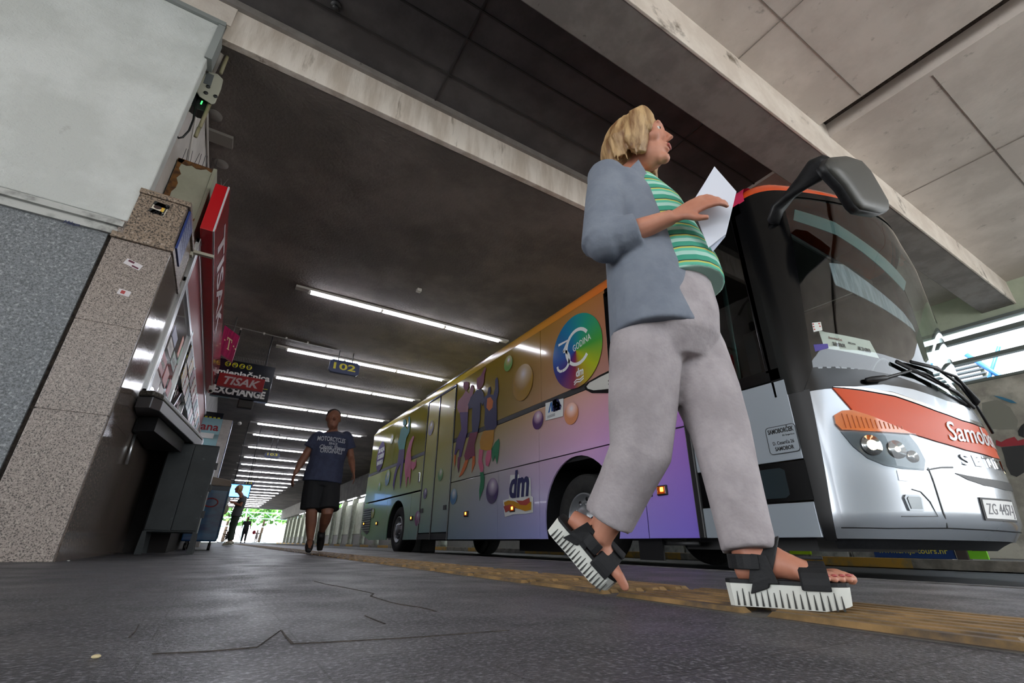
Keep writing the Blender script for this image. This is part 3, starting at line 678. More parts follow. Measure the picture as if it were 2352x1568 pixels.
# windshield things: sign, stickers, shade, teal band
sg = fpart('route_sign', [fr(1887, 752), fr(1902, 757), fr(2008, 778), fr(2030, 818), fr(1910, 796), fr(1900, 790)][::-1], M('sign_paper', 'd9d8d0', .6), -.04, .003, label='white route sign behind the windshield')
tx = MB()
def fit_poly(s, p0, p1, h, off, **k):
    vs, fs = text_shape(s, 1.0, **k); x1 = max(a for a, b in vs); ax, az = p1[0]-p0[0], p1[1]-p0[1]
    conform(tx, ([(p0[0]+ax*a/x1-0*b, p0[1]+az*a/x1+b*h/.73) for a, b in vs], fs), F, .1, off, .002)
fit_poly('SAMOBOR', fr(1921, 788), fr(1951, 794), .03, -.034, bold=.03); fit_poly('BREGANA', fr(1957, 784), fr(1974, 788), .015, -.034); fit_poly('AK ZAGREB', fr(1980, 799), fr(2010, 806), .032, -.034, bold=.02)
bp(tx, 'sign_lettering', mBlackPl, sg)
tx = MB(); fit_poly('Samoborček', fr(1910, 772), fr(1943, 779), .02, -.034, shear=.2); bp(tx, 'sign_logo', M('maroon', '7c2a22', .5), sg)
st = fpart('permit_sticker', [fr(1864, 742), fr(1884, 740), fr(1888, 759), fr(1868, 763)][::-1], M('sticker_white', 'd8dcd8', .5), .007, .002)
dots = MB()
for a, b_ in ((1867, 745), (1880, 744), (1868, 751), (1882, 750), (1870, 757)):
    s_, z_ = fr(a, b_); conform(dots, [(s_-.005, z_-.005), (s_+.005, z_-.005), (s_+.005, z_+.005), (s_-.005, z_+.005)], F, .1, .0085, .002)
bp(dots, 'sticker_marks', M('red_mark', 'b03028', .5), st)
fpart('sun_shade', [fr(1925, 588), fr(1938, 632), fr(1942, 640), fr(2136, 752), fr(2128, 735), fr(2105, 705), fr(2060, 665), fr(2000, 620), fr(1960, 592)], M('shade_fabric', '8a929b', .7, c2='6c747d', scale=14, stretch=(3, 3, .3)), -.10, .006, label='grey pleated roller shade')
fpart('teal_band', [fr(1835, 470), fr(1832, 495), fr(1935, 530), fr(2040, 605), fr(2095, 660), fr(2100, 640), fr(2050, 585), fr(1930, 500)], M('teal_grey', '5f787a', .3), -.06, .004)  # opaque teal band set behind the upper glass
fpart('mesh_sticker', [fr(1868, 792), fr(1900, 790), fr(1902, 800), fr(1872, 808)][::-1], M('violet_film', '4b3f96', .5), .007, .002)
# wipers
wp = bp(MB().tube([F(.56, 1.265, .02), F(.60, 1.27, .035), F(.70, 1.285, .045), F(.72, 1.29, .045), F(.95, 1.36, .045), F(1.2, 1.32, .04)], [.018, .022, .02, .010, .011, .007], 10), 'wiper', mBlackPl)
bp(MB().tube([F(.86, 1.43, .03), F(1.1, 1.335, .035), F(1.4, 1.25, .035), F(1.62, 1.16, .03)], .011, 8, flat=1.6).tube([F(.95, 1.36, .05), F(1.1, 1.345, .05), F(1.3, 1.27, .045)], .008, 6), 'blade', mBlackRub, wp)
wp = bp(MB().tube([F(1.75, 1.2, .02), F(1.70, 1.22, .06), F(1.45, 1.38, .05), F(1.2, 1.40, .05)], [.02, .02, .012, .008], 8), 'wiper', mBlackPl)
bp(MB().tube([F(1.0, 1.44, .03), F(1.25, 1.42, .04), F(1.5, 1.33, .04), F(1.75, 1.2, .04), F(1.9, 1.0, .04)], .010, 8, flat=1.6), 'blade', mBlackRub, wp)
# mirrors: a swept arm carrying a big rounded housing
def P3(px, py, y): return at(px, py, 1, y)
arm = MB().tube([P3(1776, 512, 1.55), P3(1786, 480, 1.50), P3(1812, 450, 1.38), P3(1842, 420, 1.25), P3(1872, 392, 1.12), P3(1900, 376, 1.02), P3(1915, 376, .98)], [(.07, .03), (.075, .035), (.075, .045), (.085, .05), (.10, .055), (.085, .05), (.03, .03)], 12, updir=(0, 1, 0))
am = bp(arm, 'mirror_arm', mBlackPl, label='black mirror arm swept forward from the roof corner')
out = [(1893, 378), (1900, 363), (1935, 360), (1966, 370), (1990, 396), (2016, 440), (2035, 474), (2037, 486), (2022, 491), (1975, 482), (1962, 470), (1935, 428), (1905, 396)]
o1 = [P3(a, b, .93) for a, b in out]; o2 = [P3(a-5, b+3, .97) for a, b in out]
cc = sum(o1, Vector())/len(o1)
def sc_(l, k, dy): return [cc+(p-cc)*k+Vector((0, dy, 0)) for p in l]
bp(MB().loft([sc_(o1, .70, -.050), sc_(o1, .86, -.042), sc_(o1, .96, -.022), sc_(o1, .99, 0)]), 'mirror_housing', M('mirror_shell', '4a4a47', .45), am, label='dark grey mirror housing')
bp(MB().loft([o1, sc_(o1, 1.01, .03), sc_(o1, .98, .06)]), 'mirror_rim', mBlackPl, am)
# ---------------------------------------------------------------- fluorescent rows
mTube = emat('tube_glow', 'f2f4ff', 20); mFix = M('lamp_tray', 'c9c5bf', .5)
rows = [8.94, 12.43, 15.0, 18.5, 22.0, 24.5, 28.1, 31.8, 35.0, 38.4, 41.7, 45, 48.3, 51.6, 55, 58.4, 61.8, 65.2, 68.6, 72, 75.4, 78.8]
def lamp(y, first, lab):
    t = thing('fluorescent_lamp', (2.78, y, 4.78), lab, 'lamp', 'fluorescent lamp rows')
    bp2(MB().box(.33, 5.22, y-.07, y+.07, 4.735, 4.78), 'tray', mFix, t)
    for k in range(3):
        x0 = .62+k*1.47; bp2(MB().cyl((x0, y, 4.71), (x0+1.40, y, 4.71), .03, 8), 'tube', mTube, t)
        bp2(MB().box(x0-.045, x0+.0, y-.03, y+.03, 4.69, 4.735), 'socket', mFix, t)
    return t
def bp2(mb, name, mat, par, label=None, **k):
    o = mb.done(name, mat, par, **k)
    if label: o['label'] = label
    return o
where = ['nearest to the pale fascia', 'just above the blue 102 sign', 'third from the pale fascia', 'fourth from the pale fascia', 'fifth from the pale fascia', 'sixth from the pale fascia, behind the man', 'seventh from the fascia, above the blue 103 sign']
L0 = lamp(rows[0], True, 'fluorescent tube row under the low ceiling, '+where[0])
for i, y in enumerate(rows[1:]):
    l = dup(L0); l.location.y = y
    l['label'] = ('fluorescent tube row under the low ceiling, '+where[i+1]) if i+1 < len(where) else 'distant row of fluorescent tubes under the low ceiling towards the exit'
    if i+1 >= len(where): l['group'] = 'distant fluorescent rows'

# ---------------------------------------------------------------- right side beyond the bus
mPanel = M('pale_board', 'c8cdb8', .7, c2='b2b8a0', scale=3, c3='94987f', scale3=8, lo3=.6, hi3=.7)
mPost = M('green_grey_post', '77796a', .7, c2='5f6155', scale=4)
pts = [3.2+3.6*i for i in range(22)]
pw = None
for i, y in enumerate(pts):
    if pw is None:
        pw = thing('concrete_post', (9.2, y, 0), '', 'post', 'square posts of the next platform'); bp2(MB().box(9.0, 9.4, y-.15, y+.15, .03, 3.35), 'shaft', mPost, pw); bp2(MB().box(8.95, 9.45, y-.2, y+.2, .03, .10), 'base', mPost, pw); o = pw
    else: o = dup(pw); o.location.y = y
    o['label'] = 'square greenish concrete post on the next platform beyond the bus lane'
bw0 = None
for i, y in enumerate(pts[:-1]):
    if bw0 is None:
        bw0 = thing('display_board', (9.3, y+1.8, .3), '', 'board', 'pale boards between the posts'); bp2(MB().box(9.28, 9.32, y+.25, y+3.35, .75, 3.0), 'panel', mPanel, bw0); bp2(MB().box(9.26, 9.30, y+.25, y+3.35, .028, .72), 'lower_panel', M('lower_board', '8d8c86', .7, c2='6f6e69', scale=20, stretch=(1, 8, .3)), bw0)
        bp2(MB().box(9.24, 9.34, y+.2, y+3.4, .70, .76), 'rail', mPost, bw0); o = bw0
    else: o = dup(bw0); o.location.y = y+1.8
    o['label'] = 'pale board with grey lower panel fixed between greenish posts'
# long lamps along that platform
l0 = None
for i in range(14):
    y = 8+i*4.2
    if l0 is None:
        l0 = thing('platform_lamp', (8.80, y, 3.3), '', 'lamp', 'lamps along the next platform'); bp2(MB().cyl((8.80, y, 3.28), (8.80, y+2.8, 3.28), .03, 8), 'tube', mTube, l0); bp2(MB().box(8.74, 8.86, y-.1, y+2.9, 3.30, 3.352), 'tray', mFix, l0); o = l0
    else: o = dup(l0); o.location.y = y
    o['label'] = 'fluorescent tube running along the next platform beyond the bus'
struct(MB().box(8.72, 9.5, 3, 85, 3.35, 4.78), 'trim_9', M('band_concrete', '6d6a63', .85, c2='5a5751', scale=2), 'dull concrete band above the boards of the next platform', 'beam')
# low barrier with notices seen under the coach
mBarr = M('barrier_white', 'b9b9b2', .8, c2='8f8f88', scale=6, c3='6a6a64', scale3=3, lo3=.55, hi3=.65)
br_ = None
for i in range(14):
    y = 2.66+i*.62
    if br_ is None: br_ = tag(MB().box(8.40, 8.52, y, y+.56, .03, .55).done('barrier_block', mBarr, bev=.01), '', 'barrier', 'barrier blocks of the next platform'); y_0 = y; o = br_; yy0 = br_.location.y
    else: o = dup(br_); o.location.y = yy0+i*.62
    o['label'] = 'scuffed white concrete barrier block seen under the bus'
def board(name, p0, p1, x, col, label, cat, th=.02):
    a = at(*p0, 0, x); b_ = at(*p1, 0, x); y0, y1 = sorted((a.y, b_.y))
    return y0, y1
sgn = thing('advert_sign', (8.34, 3.05, .04), 'blue sign with a yellow web address on the barrier under the bus', 'sign')
bp2(MB().box(8.33, 8.36, 2.60, 3.52, .045, .42), 'panel', M('sign_blue', '20407c', .5), sgn)
tx = MB(); fit_text(tx, 'www.crnja-tours.hr', (8.326, 3.46, .105), (8.326, 2.66, .105), (0, 0, 1), .072, bold=.01); bp2(tx, 'lettering', M('sign_yellow', 'd8cf58', .5), sgn)
sgn = thing('notice_board', (8.34, 4.6, .05), 'yellow green notice with small black print under the bus', 'sign')
bp2(MB().box(8.33, 8.36, 4.42, 4.76, .06, .40), 'panel', M('lime', 'b6dd14', .5), sgn)
tx = MB(); fit_text(tx, 'autoskola-dasko.hr', (8.326, 4.74, .135), (8.326, 4.46, .135), (0, 0, 1), .02, bold=.02); bp2(tx, 'lettering', mBlackPl, sgn)
tag(MB().box(8.33, 8.36, 2.28, 2.46, .05, .40).done('notice_board', M('bright_green', '7ed12a', .5)), 'small bright green board beside the dark post under the bus bumper', 'sign')
tag(MB().box(8.30, 8.42, 2.46, 2.58, .03, 1.0).done('timber_post', M('brown_post', '4c4240', .8), bev=.01), 'short dark post at the end of the barrier under the bus bumper', 'post')
# torn paint on the concrete wall: red, black and blue flakes
def flake(pts, mat, lab, d=.012):
    P = [at(a, b, 0, 12.995) for a, b in pts]
    return tag(MB().prism([(12.998-d, p.y, p.z) for p in P], (d, 0, 0)).done('paint_patch', mat), lab, 'painted patch')
flake([(2288, 1010), (2300, 1015), (2312, 1008), (2330, 1003), (2338, 1012), (2352, 1008), (2352, 1022), (2300, 1026), (2288, 1022)], M('flake_red', 'a83440', .7), 'torn red painted stripe on the concrete wall behind the bus')
flake([(2300, 1027), (2352, 1022), (2352, 1085), (2335, 1095), (2322, 1090), (2312, 1070), (2306, 1045)], M('flake_dark', '3c3c3e', .7), 'large dark grey painted patch under the red stripe')
flake([(2345, 978), (2352, 972), (2352, 1005), (2340, 1000), (2338, 990)], M('flake_black', '26262a', .7), 'black flake of paint at the right picture edge')
flake([(2282, 908), (2300, 911), (2325, 919), (2336, 926), (2322, 925), (2296, 915)], M('flake_blue', '3f7ea0', .7), 'thin blue painted flake high on the concrete wall')
flake([(2255, 925), (2290, 918), (2320, 935), (2338, 965), (2335, 985), (2280, 985), (2258, 960)], M('flake_grey', '8d8c84', .8), 'rounded grey painted patch on the concrete wall', .006)
# window strip: steel rails, louvres and blue bracing outside
fr2 = MB().box(12.95, 13.05, -5, 8, 3.37, 3.42).box(12.93, 13.07, -5, 8, 3.82, 3.90).box(12.93, 13.07, -5, 8, 4.28, 4.38).box(12.95, 13.05, -5, 8, 4.56, 4.63)
struct(fr2, 'window_1', M('riveted_steel', '6f7672', .6, .4), 'long window strip with dark steel rails high in the right wall', 'window')
mBlueS = M('blue_steel', '2f6fae', .5)
q = thing('steel_bracing', (15, 2, 2.0), 'blue steel bracing outside the window strip on the right', 'bracing')
for i in range(4):
    y = -1.5+i*1.3; bp2(MB().tube([(15, y+1.2, 3.2), (15, y+2.0, 4.6)], .06, 6), 'diagonal', mBlueS, q); bp2(MB().tube([(15, y+2.2, 3.2), (15, y+1.4, 4.6)], .04, 6), 'diagonal', mBlueS, q)
q = thing('louvre_panel', (15.5, 4, 3.2), 'grey louvre slats outside the window strip', 'louvre')
bp2(MB().box(15.5, 15.58, 3.0, 3.08, 0, 4.6).box(15.5, 15.58, 4.02, 4.1, 0, 4.6), 'frame', mPost, q)
for i in range(12): bp2(MB().box(15.45, 15.6, 3.0, 4.1, 3.3+i*.11, 3.34+i*.11), 'slat', M('slat_grey', '5c6468', .6), q)

# ---------------------------------------------------------------- far exit: street, blue frame, trees
mLeaf = M('leaves', '5f9a3a', .7, c2='3f7428', scale=3, bump=.02); 
def tree(x, y, h, r, lab):
    t = thing('tree', (x, y, 0), lab, 'tree', 'trees beyond the far exit')
    bp2(MB().tube([(x, y, 0), (x+.2, y, h*.5), (x, y, h*.8)], [.3, .22, .1], 8), 'trunk', M('bark', '5b4a3a', .9), t)
    c = MB(); rnd = random.Random(int(x*7+y))
    for i in range(420):
        a = rnd.uniform(0, 2*PI); e_ = rnd.uniform(-.9, 1); q_ = r*(rnd.random()**.4); cx = x+q_*math.cos(a)*math.sqrt(1-e_*e_); cyy = y+q_*math.sin(a)*math.sqrt(1-e_*e_); cz = h*.72+q_*e_*.8
        n = Vector((rnd.gauss(0, 1), rnd.gauss(0, 1), rnd.gauss(0, 1))).normalized(); u = n.orthogonal().normalized()*.55; v = n.cross(u)
        p = Vector((cx, cyy, cz)); c.add([p-u, p-v*.6, p+u, p+v*.6], [(0, 1, 2, 3)])
    bp2(c, 'crown', mLeaf, t)
for i, (x, y, h, r) in enumerate([(2, 112, 8, 4.5), (9, 120, 9, 4.5), (15, 110, 8, 4.5), (23, 124, 9, 4), (-6, 117, 8, 4), (31, 112, 9, 4.5)]): tree(x, y, h, r, 'leafy green tree in the sun beyond the far exit of the hall')
mPaleBlue = M('pale_blue_steel', 'a8d4dc', .4)
fr3 = thing('steel_portal', (9, 100, 0), 'pale blue steel lattice portal in the sunlight beyond the exit', 'portal')
for x in (4.5, 12.2, 13.2): bp2(MB().box(x-.12, x+.12, 100, 100.3, 0, 6.5), 'column', mPaleBlue, fr3)
for z in (2.5, 3.9, 4.9): bp2(MB().box(0, 22, 100.05, 100.2, z, z+.14), 'beam', mPaleBlue, fr3)
for x in (0, 3, 6, 9): bp2(MB().tube([(x, 100.1, 4.0), (x+1.5, 100.1, 5.0), (x+3, 100.1, 4.0)], .06, 6), 'diagonal', mPaleBlue, fr3)
for i in range(12): bp2(MB().box(6+i*.9, 6.06+i*.9, 101, 101.05, 0, 1.5), 'bar', mPaleBlue, fr3)
struct(MB().box(13.1, 13.5, 78, 85, 0, 4.78), 'wall_far', M('far_pale', 'd8d6cc', .8), None)
# ---------------------------------------------------------------- left side: kiosk and what hangs around it
mRed = M('sign_red', 'c8101c', .3, coat=.3); mRedD = M('panel_red', 'a01824', .35, coat=.3)
def textpart(s, p0, p1, up_, h, name, mat, par, label=None, **k):
    t = MB(); fit_text(t, s, p0, p1, up_, h, **k); return bp2(t, name, mat, par, label)
ki = thing('kiosk', (-.8, 8.6, 1.3), 'aluminium framed kiosk window front with sticker covered panes above the counter', 'kiosk')
fr3_ = [(4.9, 4.965), (4.975, 5.03), (6.42, 6.52), (7.9, 7.96), (9.5, 9.56), (11.1, 11.16), (12.8, 12.9)]
for a, b_ in fr3_: bp2(MB().box(-.80, -.760, a, b_, 1.28, 2.93 if a < 5 else 2.5), 'frame_post', mAlu, ki, bev=.004)
for z in (1.28, 2.42, 2.875): bp2(MB().box(-.80, -.765, 4.9, 12.9, z, z+.055), 'frame_rail', mAlu, ki, bev=.004)
bp2(MB().box(-.80, -.765, 6.5, 12.8, 1.95, 1.985), 'frame_rail', mAlu, ki)
bp2(MB().prism([(-.79, 6.46, 1.35), (-.79, 6.52, 1.35), (-.79, 7.9, 2.4), (-.79, 7.84, 2.4)], (.03, 0, 0)), 'frame_brace', mAlu, ki)
mPane = M('pane_reflective', '3a3638', .06, coat=1.0); mPaneF = M('pane_film', '8d8688', .12, coat=.8)
pn = bp2(MB().box(-.795, -.785, 5.03, 6.42, 1.33, 2.43), 'window_pane', mPaneF, ki, label='greyish film covered pane')
for a, b_ in ((6.52, 7.9), (7.96, 9.5), (9.56, 11.1), (11.16, 12.8)): bp2(MB().box(-.795, -.785, a, b_, 1.33, 2.43), 'window_pane', mPane, ki)
for y0, z0, w, h, c in ((5.12, 1.62, .42, .17, 'a82630'), (5.12, 1.45, .42, .14, 'c9c6c4'), (5.62, 1.62, .32, .16, 'c23a2a'), (5.62, 1.45, .32, .14, 'd8d4d2'), (5.3, 1.86, .36, .12, 'c0b6b0'), (5.3, 2.0, .4, .11, '6a6c96'), (5.75, 1.86, .4, .13, '3f6a48'), (6.1, 1.62, .25, .16, 'b02a34'), (6.0, 2.04, .14, .22, 'd8702a'), (6.18, 2.0, .12, .2, '4f8a50')):
    bp2(MB().box(-.786, -.783, y0, y0+w, z0, z0+h), 'brand_sticker', M('st_'+c, c, .4), pn)
for s, y0, y1, z, h in (('CIGARETE', 5.15, 5.5, 1.68, .05), ('NOVINE', 5.34, 5.62, 1.90, .04), ('KAVA', 5.79, 6.1, 1.90, .05)):
    textpart(s, (-.782, y0, z), (-.782, y1, z), (0, 0, 1), h, 'sticker_text', M('offwhite', 'd8d5d0', .5), pn)
textpart('TISAK', (-.783, 6.75, 1.75), (-.783, 7.7, 1.75), (0, 0, 1), .16, 'pane_text', M('pane_red', '8a2a30', .4), ki)
bp2(MB().box(-.82, -.785, 4.97, 12.8, 2.5, 2.90), 'header_panel', mRedD, ki, label='plain red panel above the windows')
# magazines pinned up in the frame, each a sheet of its own
rm = random.Random(3); cols = ['c9c4b8', '7d6a3a', '3f5f7a', 'a8463c', 'd8d6d0', '52704a', '8a3a5a', '2d3036', 'b8963c', '6a8aa0']
heads = 0
for i in range(13):
    for j_ in range(2):
        y = 6.62+i*.46; z = 2.02+j_*.2+rm.uniform(-.02, .02)+.02
        c = cols[rm.randrange(len(cols))]; m = MB(); T_ = Matrix.Translation((-.745, y+.15, 2.02+j_*.24)) @ Matrix.Rotation(rm.uniform(-.06, .06), 4, 'X')
        m.box(-.004, .004, -.20, .20, -.105, .105, T_)
        o = m.done('magazine', M('mag_'+c, c, .35, c2=cols[(i*3+j_) % len(cols)], scale=7, lo=.48, hi=.52))
        tag(o, 'magazine with a glossy printed cover pinned up along the upper kiosk windows', 'magazine', 'magazines on the kiosk front')
# counter shelf with dark cased underside
cp = [(-.778, 4.86), (-.765, 4.62), (-.66, 4.56), (-.60, 4.66), (-.34, 6.45), (-.34, 6.75), (-.778, 6.75)]
ct = thing('kiosk_counter', (-.6, 5.6, .98), 'dark stone counter shelf with a steel edge jutting out under the kiosk window', 'counter')
bp2(MB().prism([(x, y, 1.20) for x, y in cp], (0, 0, .045)), 'counter_top', M('counter_stone', '5a554e', .35, c2='2c2926', scale=60), ct, bev=.012)
bp2(MB().prism([(x, y+.03, 1.106) for x, y in cp], (0, 0, .095)), 'edge_band', M('band_steel', '77777a', .35, .8), ct, bev=.006)
bp2(MB().prism([(-.778, 5.0, .98), (-.62, 4.9, .98), (-.47, 6.0, .98), (-.778, 6.0, .98)], (0, 0, .12)), 'underside_box', mBlackPl, ct)
tag(MB().cyl((-.765, 5.15, .72), (-.775, 5.15, .98), .012, 8).done('steel_bar', mAlu), 'short thin steel bar hanging on the granite below the counter', 'bar')
struct(MB().box(-.83, -.40, 6.8, 12.9, 0, 1.18), 'trim_10', M('dark_base', '262322', .8), 'dark recessed kiosk base below the counter', 'base')
# dark steel cabinet on legs
cb = thing('metal_cabinet', (-.36, 6.3, 0), 'scratched dark grey metal cabinet on short legs below the kiosk counter', 'cabinet')
mCab = M('cabinet_paint', '24292b', .45, .3, c2='1a1e20', scale=4, c3='44474a', scale3=12, lo3=.68, hi3=.74)
bp2(MB().box(-.60, -.14, 6.10, 6.62, .20, 1.10), 'body', mCab, cb, bev=.01)
bp2(MB().box(-.59, -.375, 6.088, 6.102, .22, 1.08).box(-.37, -.15, 6.088, 6.102, .22, 1.08), 'door', mCab, cb, bev=.004)
for z in (.35, .62, .85): bp2(MB().box(-.145, -.115, 6.13, 6.17, z, z+.07), 'hinge', mBlackPl, cb)
for x in (-.60, -.175):
    for y in (6.10, 6.58): bp2(MB().hexa([(x-.01, y-.01, 0), (x+.05, y-.01, 0), (x+.05, y+.04, 0), (x-.01, y+.04, 0)], [(x, y, .21), (x+.035, y, .21), (x+.035, y+.035, .21), (x, y+.035, .21)]), 'leg', mCab, cb)
# ice cream freezer on castors
fz = thing('ice_cream_freezer', (-.12, 9.2, 0), 'blue ice cream freezer with a pale sloping lid and castors behind the dark cabinet', 'freezer')
mFz = M('freezer_blue', '173a68', .25, coat=.5, c2='23628f', scale=1.6, stretch=(1, 1, 2.5))
bp2(MB().box(-.37, .08, 8.6, 9.7, .12, .90), 'body', mFz, fz, bev=.02)
bp2(MB().hexa([(-.39, 8.57, .90), (.10, 8.57, .90), (.10, 9.73, .90), (-.39, 9.73, .90)], [(-.37, 8.6, 1.06), (.07, 8.6, 1.0), (.07, 9.7, 1.0), (-.37, 9.7, 1.06)]), 'lid', M('freezer_lid', '9a8d80', .4), fz, bev=.02)
bp2(MB().box(.082, .09, 8.65, 9.65, .16, .86), 'side_picture', M('freezer_print', 'c9d8c0', .3, c2='5fa088', scale=5, lo=.4, hi=.6), fz, label='light printed picture on the side')
bp2(MB().box(-.37, .08, 8.588, 8.60, .84, .905), 'dark_band', M('navy', '15243c', .3), fz)
bp2(MB().tube([(-.12+.09*math.cos(a*PI/10), 8.592, .66+.06*math.sin(a*PI/10)) for a in range(21)], .008, 6), 'round_logo', M('logo_red', 'b8323a', .4), fz)
for x in (-.30, .0):
    for y in (8.7, 9.6): bp2(MB().cyl((x-.02, y, .05), (x+.02, y, .05), .05, 14).box(x-.012, x+.012, y-.02, y+.02, .05, .13), 'castor', mBlackRub, fz)
# red lightbox along the kiosk
lb = thing('lightbox_sign', (-.71, 7.8, 2.94), 'long red lightbox sign with silver lettering and white edge strip over the kiosk', 'sign')
bp2(MB().box(-.775, -.665, 4.72, 10.9, 2.94, 3.51), 'box', mRed, lb, bev=.004)
bp2(MB().box(-.665, -.650, 4.715, 10.9, 2.94, 3.515), 'edge_strip', M('white_strip', 'd5d5d8', .4), lb)
bp2(MB().box(-.652, -.645, 4.74, 10.88, 2.955, 3.50), 'face', M('sign_face', 'a8121f', .2, coat=.5), lb)
textpart('TISAK', (-.643, 5.15, 3.06), (-.643, 8.0, 3.06), (0, 0, 1), .32, 'lettering', M('letter_silver', 'b9adb0', .4), lb, shear=.3, bold=.02)
for i in range(7): bp2(MB().tube([(-.72, 4.74+i*.012, 3.51), (-.72+rm.uniform(-.04, .04), 4.74+i*.03, 3.62)], .0018, 4), 'bird_spike', mGreyMet, lb)
tag(MB().box(-.79, -.60, 4.80, 4.84, 2.70, 2.73).box(-.79, -.77, 4.79, 4.85, 2.66, 2.77).done('bracket', M('cream_metal', 'b9b5a4', .5)), 'small cream wall bracket under the end of the red lightbox', 'bracket')
# rusty cream sheet-metal casing with bird spikes
tb = thing('sheet_metal_casing', (-1.0, 4.9, 2.745), 'cream sheet metal casing with rusty peeling edges standing on the granite cap', 'casing')
mCr = M('cream_sheet', 'a9a896', .6, c2='9c9b88', scale=3); mRust = M('rust', '7a5226', .9, c2='4e3420', scale=18, bump=.004)
bp2(MB().box(-1.17, -.86, 4.86, 5.6, 2.745, 3.76), 'panel', mCr, tb, bev=.004)
bp2(MB().box(-.86, -.826, 4.85, 5.6, 2.745, 3.78), 'edge_angle', mCr, tb, bev=.003)
rs = MB(); pts_ = [(-1.17, 3.76)]
xs = [-1.17+i*.0425 for i in range(9)]
rs.prism([(x, 4.853, 3.765) for x in xs]+[(x, 4.853, 3.72+rm.uniform(-.02, .02)) for x in xs[::-1]], (0, .008, 0))
zs = [2.8+i*.06 for i in range(17)]
rs.prism([(-1.165, 4.853, z) for z in zs]+[(-1.125+rm.uniform(-.012, .03), 4.853, z) for z in zs[::-1]], (0, .008, 0))
rs.prism([(-.9, 4.853, 3.05), (-.86, 4.853, 3.08), (-.855, 4.853, 3.12), (-.875, 4.853, 3.09)], (0, .008, 0))
bp2(rs, 'rust_patch', mRust, tb)
for i in range(9):
    x = -1.14+i*.036; bp2(MB().tube([(x, 4.87, 3.76), (x+rm.uniform(-.03, .01), 4.87, 3.92)], .0022, 4), 'bird_spike', mBlackPl, tb)
# radio access point on the corner with its aerials and drooping cable
ap = thing('radio_access_point', (-1.02, 4.35, 4.1), 'grey outdoor radio unit with rod aerials and a looping cable on the wall corner', 'antenna')
mAp = M('ap_grey', 'a3a294', .45)
def p435(a, b, y=4.33): return at(a, b, 1, y)
q4_ = [(478, 163), (500, 170), (513, 183), (508, 205), (494, 238), (486, 240), (458, 222), (450, 208), (462, 175)]
bp2(MB().loft([[p435(a, b, 4.24) for a, b in q4_], [p435(a, b, 4.26)+Vector((0, .0, 0)) for a, b in q4_], [p435(a, b, 4.36) for a, b in q4_]], smooth=False), 'housing', mAp, ap, bev=.012)
bp2(MB().prism([p435(a, b, 4.236) for a, b in ((475, 166), (492, 173), (484, 197), (467, 190))], (0, .006, 0)), 'label_plate', M('ap_label', '5b5f60', .4), ap)
for a, b in ((478, 199), (473, 213), (495, 221)): bp2(MB().ell(p435(a, b, 4.235), (.02, .01, .02), 10, 6), 'screw_cap', mBlackPl, ap)
for a, b in (((525, 122), (507, 168)), ((482, 238), (459, 292)), ((457, 294), (449, 314)), ((436, 238), (421, 270))):
    bp2(MB().cyl(p435(*a, 4.28), p435(*b, 4.28), .017, 10), 'aerial', M('aerial_olive', '8b8467', .5), ap)
bp2(MB().prism([p435(a, b, 4.3) for a, b in ((452, 205), (478, 232), (470, 255), (452, 250), (432, 235), (443, 190))], (0, .12, 0)), 'bracket_plate', mBlackPl, ap, bev=.004)
cb_ = [p435(a, b, 4.30) for a, b in ((452, 222), (448, 248), (444, 275), (434, 300), (420, 315), (410, 317), (404, 308), (407, 290), (416, 272), (421, 268))]
bp2(MB().tube(cb_, .009, 8), 'cable', mBlackRub, ap)
bp2(MB().prism([p435(a, b, 4.228) for a, b in ((463, 231), (466, 232), (463, 239), (460, 238))], (0, .006, 0)), 'status_light', emat('led_green', '35e05a', 2.5), ap)
# conduits and ceiling fittings
cq = thing('cable_duct', (-1.0, 4.5, 4.2), 'grey cable duct bending down the wall corner from the ceiling', 'duct')
bp2(MB().tube([(-1.03, 4.23, 4.74), (-1.05, 4.30, 4.66), (-1.11, 4.5, 4.60), (-1.13, 4.65, 4.45)], .03, 4), 'duct', M('duct_grey', '8d8780', .5), cq)
cq = thing('white_conduit', (-1.16, 5.3, 4.2), 'thin white conduit running beside the dark ceiling edge above the casing', 'conduit')
bp2(MB().tube([(-1.155, 4.6, 4.76), (-1.155, 5.4, 4.74), (-1.15, 6.3, 4.75)], .012, 6).tube([(-1.165, 4.7, 4.5), (-1.165, 5.5, 3.8)], .01, 6), 'pipe', M('conduit_white', 'cfcac5', .5), cq)
for (a, b), lab in (((492, 265), 'beside the radio unit'), ((508, 377), 'above the rusty casing')):
    p = at(a, b, 2, 4.77); tag(MB().cyl((p.x, p.y, 4.765), (p.x, p.y, 4.782), .085, 28).done('ceiling_disc', M('disc_paint', '75706b', .8)), 'round painted cover on the dark ceiling '+lab, 'cover')
p = at(506, 318, 2, 4.76); tag(MB().box(p.x-.14, p.x+.14, p.y-.10, p.y+.10, 4.74, 4.782, ).done('ceiling_plate', M('plate_paint', '7d7872', .7), bev=.004), 'rectangular painted cover plate on the ceiling near the radio unit', 'cover')
p = at(962, 667, 2, 4.75); tag(MB().box(p.x-.045, p.x+.045, p.y-.05, p.y+.05, 4.72, 4.782).done('ceiling_detector', mFix, bev=.008), 'small white detector on the ceiling in front of the first lamp row', 'detector')
p = at(772, 12, 2, 5.33); tag(MB().cyl((p.x, p.y, 5.30), (p.x, p.y, 5.345), .055, 20).cyl((p.x, p.y, 5.27), (p.x, p.y, 5.305), .03, 16).done('ceiling_socket', mBlackPl), 'small round black fitting on the dark recessed ceiling', 'fitting')
cq = thing('ceiling_cable', (0, 11.9, 4.76), 'thin cable clipped across the ceiling from the red sign towards the 102 sign', 'cable')
